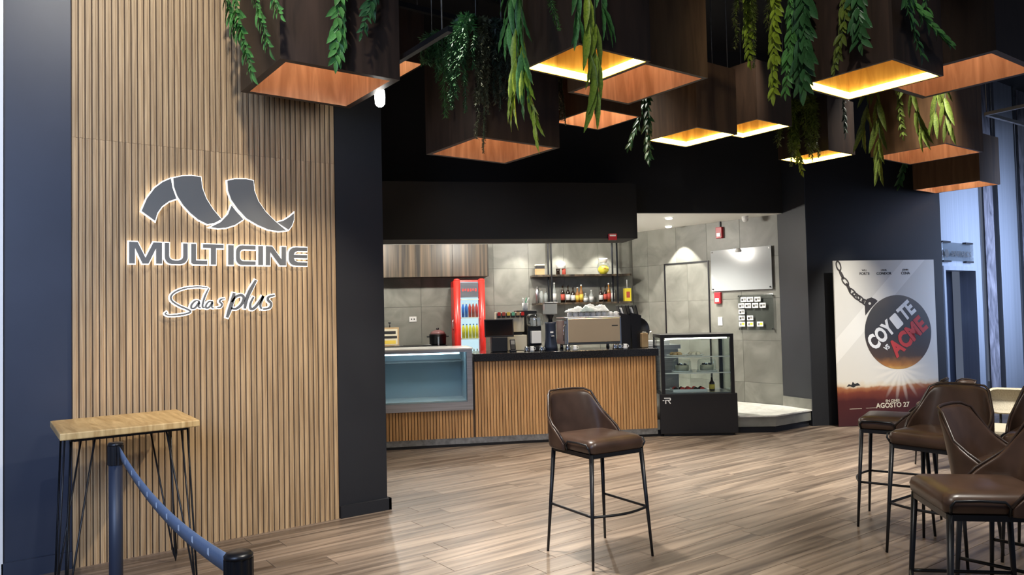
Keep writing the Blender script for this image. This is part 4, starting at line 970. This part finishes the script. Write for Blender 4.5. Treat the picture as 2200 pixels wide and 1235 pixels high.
for s_ in (-1, 1): MB().bbox(s_*.15-.02, s_*.15+.02, -.03, .03, .12, .145, .004).build('handle', M['black'], t)
MB().box(-.012, .012, -.15, -.13, .0, .13).build('tap_spout', M['steel'], t)
MB().lathe([(0, 0), (.14, 0), (.14, .02), (0, .02)], (0, 0, -.02), 24).build('heating_base', M['dark_steel'], t)
t = cthing('framed_sign', 'small framed price sign with black and yellow print on the back counter', 'sign', -3.31, 2.76, 1.135)
MB().bbox(-.14, .14, 0, .02, 0, .29, .003).build('frame', M['tan'], t); MB().box(-.118, .118, -.002, 0, .022, .268).build('print', M['creamprint'], t)
MB().box(-.09, .09, -.004, -.002, .19, .235).build('black_print', M['ink'], t); MB().box(-.11, .11, -.004, -.002, .12, .16).build('black_print', M['ink'], t)
MB().box(-.09, .09, -.004, -.002, .035, .09).build('yellow_print', M['lab_yellow'], t); MB().tube([(0, .01, .29), (0, .01, .35)], .008, 8).lathe([(0, 0), (.022, .004), (.022, .02), (0, .025)], (0, .01, .35), 10).build('clip', M['black'], t)
t = cthing('power_outlet', 'white power outlet plate on the grey tiles between sign and pot', 'outlet', -2.937, 3.079, 1.545)
MB().bbox(-.058, .058, 0, .010, -.042, .042, .003).build('plate', M['white_gloss'], t); MB().box(-.03, -.012, -.001, 0, -.012, .012).box(.012, .03, -.001, 0, -.012, .012).build('socket', M['ink'], t)
# fridge
t = cthing('drinks_fridge', 'red framed upright drinks fridge with rounded columns and glass door', 'fridge', -2.10, 2.30, .222)
MB().bbox(-.235, .235, .08, .60, 0, 1.91, .02).build('body', M['red'], t)
for s_ in (-1, 1): MB().tube([(s_*.190, .06, 0), (s_*.190, .06, 1.90)], [.052]*2, 18).lathe([(.052, 0), (.045, .02), (.02, .03), (0, .03)], (s_*.190, .06, 1.90), 18).build('column', M['red'], t)
MB().box(-.135, .135, .065, .08, .1, 1.88).build('lit_interior', M['fridge_in'], t)
MB().box(-.135, .135, .02, .062, 1.64, 1.87).build('header_panel', M['steel'], t)
for q in range(6): MB().box(-.115+q*.04, -.09+q*.04, .017, .02, 1.735+.008*sin(q*2), 1.775).build('header_print', M['redprint'], t)
for z_ in (.25, .62, 1.0, 1.32, 1.60): MB().box(-.135, .135, .0, .065, z_, z_+.018).build('shelf', M['white_gloss'], t)
MB().box(-.14, .14, -.012, -.006, .1, 1.64).build('door_glass', M['glass_case'], t)
MB().tube([(-.255, .03, 1.15), (-.27, .0, 1.18), (-.27, .0, 1.28), (-.255, .03, 1.31)], .008, 8).build('handle', M['steel'], t)
for row, z_, mats_ in ((0, 1.338, ['blue_can', 'blue_can', 'redprint', 'lab_red', 'redprint']), (1, 1.018, ['yellow']*5), (2, .638, ['bot_clear']*5)):
    for q in range(5):
        c = cthing('drink_bottle', '%s drink bottle on the %s fridge shelf, %s from the left' % (dict(blue_can='blue', redprint='red', lab_red='dull red', yellow='yellow', bot_clear='clear')[mats_[q]], ('top', 'middle', 'low')[row], ('first', 'second', 'third', 'fourth', 'last')[q]), 'bottle', -2.10-.104+q*.052, 2.333, .222+z_, 'bottles in the red fridge')
        MB().lathe([(0, 0), (.0235, 0), (.0235, .15), (.012, .19), (.010, .20), (0, .20)], n=12).build('bottle_body', M[mats_[q]], c)
        MB().lathe([(0, .20), (.011, .20), (.011, .218), (0, .218)], n=10).build('cap', M['lab_white'] if row != 1 else M['blue_can'], c)
# shelves with rods
t = cthing('hanging_shelf', 'dark two tier shelf hung from four black posts over the bar', 'shelf', -.98, 2.74, 1.73)
MB().bbox(0, 1.62, 0, .34, 0, .03, .002).build('lower_shelf', M['cab_wood'], t); MB().bbox(-.02, 1.62, 0, .34, .455, .487, .002).build('upper_shelf', M['cab_wood'], t)
for u_, w_ in ((.24, .11), (.27, .01), (1.33, .11), (1.38, .01)): MB().box(u_-.012, u_+.012, w_-.012, w_+.012, .0, 1.19).build('post', M['black_metal'], t)
SU, SLo = 2.218, 1.761
t = cthing('card_box', 'small wooden box with a dark band at the left end of the upper shelf', 'box', -.88, 2.86, SU); MB().bbox(-.07, .07, -.06, .06, 0, .10, .003).build('base', M['tan'], t); MB().bbox(-.07, .07, -.06, .06, .10, .15, .003).build('dark_band', M['black'], t); MB().bbox(-.072, .072, -.062, .062, .15, .175, .003).build('lid', M['cream'], t)
t = cthing('domed_jar', 'white domed ornament with dark legs left on the upper shelf', 'ornament', -.52, 2.88, SU)
MB().lathe([(0, .10), (.07, .10), (.085, .15), (.07, .20), (.03, .225), (0, .23)], n=20).build('dome', M['white_gloss'], t)
for s_ in (-1, 1): MB().lathe([(0, 0), (.035, 0), (.03, .06), (.035, .10), (0, .10)], (s_*.05, 0, 0), 12).build('foot', M['lab_red'] if s_ > 0 else M['bot_dark'], t)
t = cthing('globe_jar', 'round glass globe jar with a plain yellow filling right on the upper shelf', 'jar', .20, 2.87, SU)
MB().lathe([(0, .0), (.06, .0), (.10, .06), (.11, .11), (.095, .17), (.05, .20), (0, .20)], n=22).build('globe', M['glass'], t)
MB().lathe([(0, .005), (.05, .005), (.088, .06), (.09, .10), (.06, .14), (0, .145)], n=20).build('sweets', M['yellow'], t); MB().lathe([(.0, .2), (.06, .2), (.075, .25), (.07, .26), (0, .25)], n=18).build('lid', M['white_gloss'], t)  # plain yellow stand-in for the figure inside the bowl
MB().lathe([(0, 0), (.022, .0), (.022, .01), (0, .012)], (0, -.095, .09), 10).build('red_tag', M['red'], t)
# bottles
def bottle(u, h, body, lab, label, fat=1.0, lw='lower'):
    c = cthing('liquor_bottle', label, 'bottle', u, 2.88, SLo, 'bottles on the lower shelf')
    r = .034*fat
    MB().lathe([(0, 0), (r, 0), (r, h*.55), (r*.55, h*.68), (.012, h*.74), (.012, h*.93), (0, h*.93)], n=16).build('bottle_body', M[body], c)
    MB().lathe([(r+.0005, h*.14), (r+.0012, h*.14), (r+.0012, h*.46), (r+.0005, h*.46)], n=16).build('paper_label', M[lab], c)
    MB().lathe([(0, h*.92), (.014, h*.92), (.014, h), (0, h)], n=10).build('cap', M['lab_white'] if body != 'bot_dark' else M['black'], c)
for a_ in [(-.64, .33, 'bot_clear', 'lab_white', 'tall clear bottle beside the left shelf post', 1),
           (-.50, .30, 'bot_dark', 'lab_red', 'dark bottle with red label, second after the left post'), (-.41, .29, 'bot_dark', 'lab_white', 'dark bottle with white label, third after the left post', 1.1),
           (-.325, .26, 'bot_dark', 'lab_white', 'short dark bottle with white label, fourth after the left post', 1.1), (-.25, .25, 'bot_amber', 'lab_yellow', 'amber bottle with yellow label, fifth after the left post'),
           (-.185, .29, 'bot_amber', 'lab_yellow', 'taller amber bottle with yellow label, sixth after the left post'), (-.115, .15, 'bot_clear', 'lab_white', 'squat clear jar right of the amber bottles', 1.2),
           (-.015, .20, 'bot_clear', 'lab_white', 'small pale bottle standing alone at the shelf middle', 1.1), (.15, .25, 'bot_dark', 'lab_white', 'dark bottle with pale label, first of the right group'),
           (.225, .28, 'bot_dark', 'lab_red', 'dark bottle with red label, second of the right group'), (.285, .31, 'bot_amber', 'lab_red', 'amber red labelled bottle, third of the right group'),
           (.385-.03, .32, 'bot_clear', 'lab_white', 'tall pale bottle behind the right shelf post', 1.05)]: bottle(*a_)
for q, (u_, h_, lab) in enumerate([(-.96, .25, 'tall steel cocktail shaker at the left end of the lower shelf'), (-.89, .20, 'slim clear glass second from the left end of the lower shelf'), (-.82, .17, 'short glass third from the left end of the lower shelf')]):
    c = cthing('bar_glass', lab, 'glass', u_+.03, 2.86, SLo, 'barware on the lower shelf')
    MB().lathe([(0, 0), (.026, 0), (.036, h_*.75), (.024, h_*.85), (.02, h_), (0, h_)], n=16).build('vessel', M['steel'] if q == 0 else M['bot_clear'], c); MB().lathe([(0, h_), (.012, h_), (.01, h_+.02), (0, h_+.02)], n=10).build('stopper', M['chrome'], c)
t = cthing('napkin_box', 'yellow tin holding a pale brush at the right end of the lower shelf', 'tin', .60, 2.87, SLo)
MB().bbox(-.055, .055, -.05, .05, 0, .215, .004).build('tin_body', M['yellow'], t); MB().tube([(0, 0, .215), (0, 0, .36)], [.006, .010], 8).build('brush_handle', M['lab_white'], t); MB().box(-.03, .03, -.052, -.05, .06, .16).build('print', M['lab_red'], t)
t = cthing('serving_tray', 'flat dark tray lying at the far right of the lower shelf', 'tray', .56+.02, 2.80-.0, SLo+.0) if False else None
# soffit sign
t = cthing('fire_alarm_light', 'small red alarm light with white lettering on the soffit edge', 'alarm', -.542, -.012, 2.54)
MB().bbox(-.055, .055, -.02, .012, -.04, .04, .006).build('housing', M['red2'], t); MB().box(-.04, .04, -.022, -.02, .008, .026).build('lettering_print', M['whiteprint'], t)
# ------------------------------------------------ things on the front counter
CT = 1.12
t = cthing('cash_register_screen', 'black touch screen till on a square stand at the left of the worktop', 'till', -1.97, .32, CT)
MB().bbox(-.10, .10, -.07, .09, 0, .19, .01).build('stand', M['black'], t)
o = MB().bbox(-.185, .185, -.012, .012, -.115, .115, .006).build('monitor', M['black'], t, (0, -.02, .30)); o.rotation_euler = (R_(-14), 0, R_(-4))
MB().box(-.172, .172, -.0135, -.012, -.10, .10).build('screen', M['screen'], o)
t = cthing('card_terminal', 'small black card terminal standing in front of the till', 'terminal', -1.825, .12, CT)
MB().bbox(-.04, .04, -.03, .05, 0, .03, .008).build('cradle', M['black'], t); o = MB().bbox(-.035, .035, -.012, .012, -.02, .12, .01).build('handset', M['black'], t, (0, 0, .045)); o.rotation_euler = (R_(-20), 0, 0)
MB().box(-.025, .025, -.0135, -.012, .05, .10).build('screen', M['dark_steel'], o)
t = cthing('drink_dispenser', 'cream six valve syrup dispenser with coloured tags behind the till', 'dispenser', -1.77, .52, CT)
MB().bbox(-.20, .17, 0, .16, .24, .50, .01).build('head_panel', M['cream'], t); MB().bbox(-.16, .19, -.06, .16, 0, .20, .008).build('base', M['cream'], t); MB().box(-.15, .15, .06, .16, .2, .24).build('neck', M['black'], t)
for q, c_ in enumerate(('red', 'lab_red', 'lab_yellow', 'green', 'tan', 'red')):
    v = MB().bbox(-.022, .022, -.06, 0, -.03, .03, .006).build('valve', M['black'], t, (-.17+q*.062, 0, .46)); MB().box(-.020, .020, -.062, -.06, -.005, .04).build('flavour_tag', M[c_], v)
t = cthing('tool_caddy', 'white cup of green and white utensils on a black box behind the dispenser', 'caddy', -1.52, .85, CT)
MB().bbox(-.14, .14, -.1, .1, 0, .52, .01).build('black_box', M['black'], t)
MB().lathe([(0, .52), (.035, .52), (.045, .62), (0, .62)], n=16).build('cup', M['white_gloss'], t)
for a_, c_ in (((.02, 0), 'green'), ((.06, .02), 'white_gloss'), ((-.03, .01), 'white_gloss')): MB().tube([(0, 0, .58), (a_[0], a_[1], .69)], .008, 8).build('utensil', M[c_], t)
t = cthing('ice_machine', 'clear hopper slush machine between till and coffee grinder', 'machine', -1.47, .45, CT)
MB().bbox(-.09, .09, -.08, .12, 0, .06, .006).build('base', M['black'], t); MB().bbox(-.09, .09, .04, .12, .06, .33, .006).build('column', M['black'], t)
MB().bbox(-.065, .065, -.07, .03, .09, .25, .006).build('cup_bay', M['white_gloss'], t); MB().lathe([(0, .31), (.09, .31), (.11, .34), (.11, .44), (.09, .47), (0, .47)], n=22).build('hopper', M['glass'], t)
for q in range(12): MB().bbox(-.02, .02, -.02, .02, -.02, .02, .003).build('ice_cube', M['glass_board'], t, (.05*cos(q*2.1), .05*sin(q*2.1), .335+.022*(q//3)), q)
t = cthing('coffee_grinder', 'tall navy coffee grinder with clear square hopper left of the espresso machine', 'grinder', -1.29, .35, CT)
MB().lathe([(0, 0), (.088, 0), (.085, .05), (.070, .15), (.068, .33), (.078, .36), (0, .36)], n=24).build('body', M['paint_blue'], t)
MB().lathe([(.03, .36), (.025, .40), (.055, .45), (.06, .46), (0, .46)], n=20).build('throat', M['black'], t)
MB().bbox(-.08, .08, -.08, .08, .46, .60, .012).build('hopper', M['bot_clear'], t); MB().bbox(-.085, .085, -.085, .085, .60, .615, .004).build('lid', M['dark_steel'], t)
MB().lathe([(0, .44), (.045, .44), (.06, .50), (0, .50)], (0, 0, .03), 14).build('beans', M['bot_dark'], t); MB().bbox(-.02, .02, -.13, -.06, .17, .19, .003).build('fork', M['steel'], t); MB().box(-.02, .02, -.072, -.070, .22, .24).build('badge', M['whiteprint'], t)
t = cthing('espresso_machine', 'wide polished steel espresso machine on the worktop', 'coffee machine', -.74, .25, CT)
MB().bbox(-.385, .365, .02, .48, .06, .38, .012).build('body', M['dark_steel'], t)
o = MB().bbox(-.345, .350, -.005, .015, .09, .40, .006).build('rear_panel', M['chrome'], t); M['chrome']; o.data.materials[0] = mat('steel_gold_reflection', (.80, .62, .40), .28, .75)  # golden tint puts the reflected wood into the steel colour
MB().box(-.36, -.345, -.004, .02, .03, .40).build('edge_trim', M['chrome'], o); MB().box(.350, .365, -.004, .02, .03, .40).build('edge_trim', M['chrome'], o)
MB().bbox(-.385, .365, 0, .48, .40, .418, .004).build('cup_rack', M['steel'], t); MB().box(.24, .32, -.0065, -.005, .29, .305).build('badge_print', M['ink'], t)
for sx in (-.33, .31):
    for y_ in (.06, .42): MB().lathe([(0, 0), (.025, 0), (.02, .06), (0, .06)], (sx, y_, 0), 12).build('foot', M['steel'], t)
for u_ in (-.37,): MB().tube([(u_, 0, .33), (u_-.04, -.03, .30), (u_-.04, -.03, .12)], .007, 8).build('steam_wand', M['chrome'], t)
for q in range(9):
    u_ = -.30+q*.078; cup = cthing('coffee_cup', 'upturned white cup number %s from the left on top of the espresso machine' % ('one', 'two', 'three', 'four', 'five', 'six', 'seven', 'eight', 'nine')[q], 'cup', -.74+u_, .32, CT+.418, 'cups on the espresso machine')
    cup['label'] = ('white cup %s on top of the espresso machine' % ('at the left end', 'second from the left', 'third from the left', 'fourth from the left', 'in the middle of the row', 'fourth from the right', 'third from the right', 'second from the right', 'at the right end')[q])
    MB().lathe([(0, .0), (.036, 0), (.032, .05), (.02, .062), (0, .062)], n=16).build('bowl', M['white_gloss'], cup); MB().tube([(.034, 0, .015), (.05, 0, .02), (.05, 0, .04), (.031, 0, .045)], .004, 6).build('handle', M['white_gloss'], cup)
def towel(name, label, u, w, z, sx, sy, sz, mt, seed):
    rn = random.Random(seed); n = 18; vs = []; g = [[rn.uniform(-1, 1) for _ in range(8)] for _ in range(8)]
    for i in range(n+1):
        for j in range(n+1):
            x, y = i/n*2-1, j/n*2-1; r = max(abs(x), abs(y))
            hh = sz*(1-r**3)*(1+.25*sin(6*x+seed)+.2*sin(9*y+2*x+seed))+.006*sin(25*x+7*y)
            vs.append((x*sx*(1+.06*sin(7*y+seed)), y*sy*(1+.06*sin(6*x)), max(.0, hh)+.004))
    fs = [(i*(n+1)+j, (i+1)*(n+1)+j, (i+1)*(n+1)+j+1, i*(n+1)+j+1) for i in range(n) for j in range(n)]
    o = MB().add(vs, fs, True).build(name, mt, None, cloc(u, w, z), CA); sm = o.modifiers.new('thickness', 'SOLIDIFY'); sm.thickness = .004
    return tag(o, label, 'towel')
towel('folded_towel', 'crumpled white towel piled on the left of the coffee machine cups', -.93, .34, CT+.478, .14, .10, .055, M['cloth'], 1)
towel('folded_towel', 'crumpled white towel heaped on the middle of the coffee machine cups', -.70, .34, CT+.480, .18, .11, .075, M['cloth'], 4)
towel('folded_towel', 'grey green towel tucked before the white ones on the coffee machine', -.83, .25, CT+.478, .09, .05, .05, M['cloth_g'], 2)
for q, (u_, lab) in enumerate([(-.30, 'left black lid and straw organiser right of the espresso machine'), (-.16, 'right black lid and straw organiser right of the espresso machine')]):
    t = cthing('lid_organiser', lab, 'organiser', u_, .36, CT, 'black organisers')
    MB().prism([(-.055, 0), (.055, 0), (.075, .42), (-.075, .46)], 0, .16).build('tower', M['black'], t)
    t.children[-1].matrix_basis = Matrix.Translation((0, .08, 0)) @ WALLROT
    for k in range(3):
        o = MB().bbox(-.006, .006, -.05, .05, 0, .20, .002).build('divider', M['black'], t, (-.04+k*.05, 0, .36)); o.rotation_euler = (0, R_(-14), 0)
    o = MB().bbox(-.012, .012, -.04, .04, 0, .13, .003).build('napkins', M['white_gloss'], t, (-.01, -.01, .40)); o.rotation_euler = (0, R_(-18), 0)
t = cthing('round_tray', 'round black tray leaning upright at the right end of the worktop', 'tray', .03-.04, .62, CT)
o = MB().lathe([(0, 0), (.15, 0), (.165, .02), (.16, .022), (.145, .008), (0, .008)], n=36).build('tray_disc', M['black'], t); o.matrix_basis = Matrix.Translation((0, .04, .23)) @ Matrix.Rotation(R_(80), 4, 'X')
MB().bbox(-.05, .05, -.04, .06, 0, .09, .004).build('stand', M['black'], t)
t = cthing('kraft_box', 'tan wooden block stand at the right end of the worktop', 'holder', -.075, .22, CT); MB().bbox(-.045, .045, -.04, .04, 0, .19, .012).build('block', M['tan'], t); MB().bbox(-.02, .02, -.03, .03, .19, .205, .003).build('top_cap', M['cream'], t)
t = cthing('rinse_tray', 'low steel rinser with pitcher at the far right of the worktop', 'rinser', -.05, .48, CT) if False else None
t = thing('side_sink', 'steel sink bench between the counter and the pastry case', 'sink', cloc(.12, .55, .222), CA)
MB().box(-.0, .50, .25, .8, .0, .84).build('cabinet', M['steel'], t); MB().bbox(-.02, .52, .2, .82, .84, .90, .006).build('basin_top', M['steel'], t); MB().tube([(.2, .7, .9), (.2, .7, 1.1), (.2, .6, 1.13), (.2, .5, 1.08)], .012, 10).build('tap', M['chrome'], t)
MB().bbox(.05, .4, .3, .5, .90, .955, .004).build('stacked_trays', M['white_gloss'], t)
for q, (u_, w_, cl, lab) in enumerate([(-1.66, .10, 'chrome', 'steel tamper at the left of the grinder'), (-1.58, .14, 'white_gloss', 'small white saucer pot left of the grinder'), (-1.47, .08, 'chrome', 'steel milk jug just left of the grinder foot'), (-1.13, .12, 'chrome', 'steel jug between grinder and coffee machine'), (-1.04, .08, 'white_gloss', 'tiny white cup before the left of the coffee machine'), (-.52, .08, 'chrome', 'first small steel cup before the coffee machine right end'), (-.45, .08, 'chrome', 'second small steel cup before the coffee machine right end'), (-.38, .08, 'white_gloss', 'white cup before the coffee machine right end')]):
    c = cthing('small_jug', lab, 'jug', u_, w_, CT, 'small cups and jugs on the worktop')
    MB().lathe([(0, 0), (.028, 0), (.030, .02), (.022, .05), (.026, .065), (0, .06)], n=16).build('vessel', M[cl], c); MB().tube([(.026, 0, .02), (.045, 0, .025), (.045, 0, .045), (.024, 0, .052)], .003, 6).build('handle', M[cl], c)
t = cthing('receipt_slip', 'pale paper slip lying on the worktop before the syrup dispenser', 'paper', -1.72, .16, CT+.001, rz=.2); MB().bbox(-.07, .07, -.03, .03, 0, .004, .001).build('sheet', M['creamprint'], t)

# ------------------------------------------------ right tiled wall fittings (u along the wall towards the viewer, w out of it is -y)
def wthing(name, label, cat, x, y, z, group=None):
    # point on wall given by world y
    f = (WR[1]-y)/(WR[1]-6.42); return thing(name, label, cat, (WR[0]+(9.35-WR[0])*f, y, z), WRA, group)
d2 = wthing('door_2', 'concealed tiled door in the right niche wall', None, 0, 8.468, .222); del d2['label']; d2['label'] = 'concealed tiled door in the right niche wall'; d2['kind'] = 'structure'
WD, HD = .87, 2.13
MB().box(0, .022, -.012, 0.002, 0, HD).box(WD-.022, WD, -.012, .002, 0, HD).box(.022, WD-.022, -.012, .002, HD-.022, HD).build('door_frame', M['black_metal'], d2)
for (a_, b_) in ((.024, .46), (.462, WD-.024)):
    for (c_, d_) in ((0, .30), (.302, .908), (.91, 1.516), (1.518, HD-.024)): MB().bbox(a_, b_, -.006, 0, c_, d_, .001).build('tile', M['tile'], d2)
gb = wthing('glass_board', 'large frosted glass board on steel studs above the menu cards', 'board', 0, 7.54, 2.18)
MB().bbox(0, 1.03, -.035, -.027, -.31, .31, .003).build('glass_sheet', M['glass_board'], gb)
for x_ in (.03, 1.0):
    for z_ in (-.28, .28): MB().tube([(x_, 0, z_), (x_, -.045, z_)], .012, 12).build('stud', M['chrome'], gb)
MB().lathe([(0, 0), (.04, .0), (.045, .03), (.02, .06), (0, .06)], (.49, -.045, .255), 16).build('bell_hook', M['white_gloss'], gb)
ac = wthing('menu_panel', 'clear acrylic panel holding rows of small price cards', 'panel', 0, 7.09, 1.54)
MB().bbox(0, .58, -.03, -.024, -.26, .26, .002).build('acrylic_sheet', M['acrylic'], ac)
for x_ in (.02, .56):
    for z_ in (-.24, .24): MB().tube([(x_, 0, z_), (x_, -.04, z_)], .010, 10).build('stud', M['chrome'], ac)
for row, (z_, xs_) in enumerate([(.19, (.10, .21, .33)), (.10, (.06, .17, .29, .41)), (.01, (.06,)), (-.08, (.06, .20)), (-.17, (.06, .20, .36))]):
    for x_ in xs_:
        cd = MB().box(-.05, .05, -.003, 0, -.035, .035).build('price_card', M['whiteprint'], ac, (x_+.0, -.031, z_))
        MB().box(-.035, -.005, -.004, -.003, -.02, .012).build('card_print', M['ink'] if row < 4 else M['steel_dull'], cd)
        MB().box(.0, .04, -.004, -.003, -.012, .020).build('card_print', M['steel_dull'] if row < 4 else M['yellow'], cd)
for z_, y_, lab in ((2.755, 7.373, 'upper red fire alarm strobe on the tiled wall under a black conduit'), (1.767, 7.435, 'lower red fire alarm station left of the price cards')):
    t = wthing('fire_alarm', lab, 'alarm', 0, y_, z_)
    MB().bbox(-.055, .055, -.05, 0, -.085, .085, .008).build('housing', M['red2'], t); MB().bbox(-.035, .035, -.06, -.05, -.06, -.005, .004).build('lens', M['white_gloss'], t)
    if z_ > 2: MB().box(-.012, .012, -.02, 0, .085, .17).build('conduit', M['black'], t)
t = wthing('light_switch', 'white light switch below the lower red alarm station', 'switch', 0, 7.424, 1.413); MB().bbox(-.04, .04, -.01, 0, -.065, .065, .003).build('plate', M['white_gloss'], t); MB().bbox(-.015, .015, -.014, -.01, -.03, .03, .002).build('rocker', M['white'], t)
t = thing('dome_camera', 'small white dome camera on the niche ceiling near the pillar', 'camera', (9.10, 6.78, 2.925)); MB().lathe([(0, 0), (.05, 0), (.05, -.02), (.0, -.02)], n=18).build('mount', M['white_gloss'], t); MB().lathe([(.045, -.02), (.045, -.05), (.03, -.075), (0, -.085)], n=18).build('lens_dome', M['white_gloss'], t)
for (x_, y_, lab) in ((8.169, 7.384, 'nearer round downlight in the white niche ceiling'), (8.98, 8.13, 'farther round downlight in the white niche ceiling near the tiled door')):
    t = thing('downlight', lab, 'lamp', (x_, y_, 2.925), 0, 'niche downlights'); MB().lathe([(.05, 0), (.06, 0), (.06, -.006), (.05, -.006)], n=20).build('ring', M['white_gloss'], t); MB().lathe([(0, -.001), (.05, -.001), (.048, -.02), (.03, -.028), (0, -.03)], n=20).build('lens', M['down'], t)
# niche lights
light('SPOT', 'niche_spot', (9.0, 8.05, 2.90), 150, NEUT, .015, (9.14, 8.05, 0), 74, .2)
light('SPOT', 'niche_spot', (8.17, 7.38, 2.885), 330, NEUT, .03, (8.17, 7.38, 0), 130, .6)
for u_, pw in ((-.5, 90), (.2, 110), (-1.2, 60)): light('SPOT', 'niche_spot', cloc(u_, 2.78, 2.90), pw, NEUT, .02, cloc(u_, 3.0, 0), 75, .4)
for u_, pw in ((-3.6, 60), (-2.2, 50), (-.9, 60)): light('POINT', 'niche_fill', cloc(u_, 1.5, 2.80), pw*1.5, NEUT, .05)  # unseen fill points added behind the soffit to brighten ceiling and niche
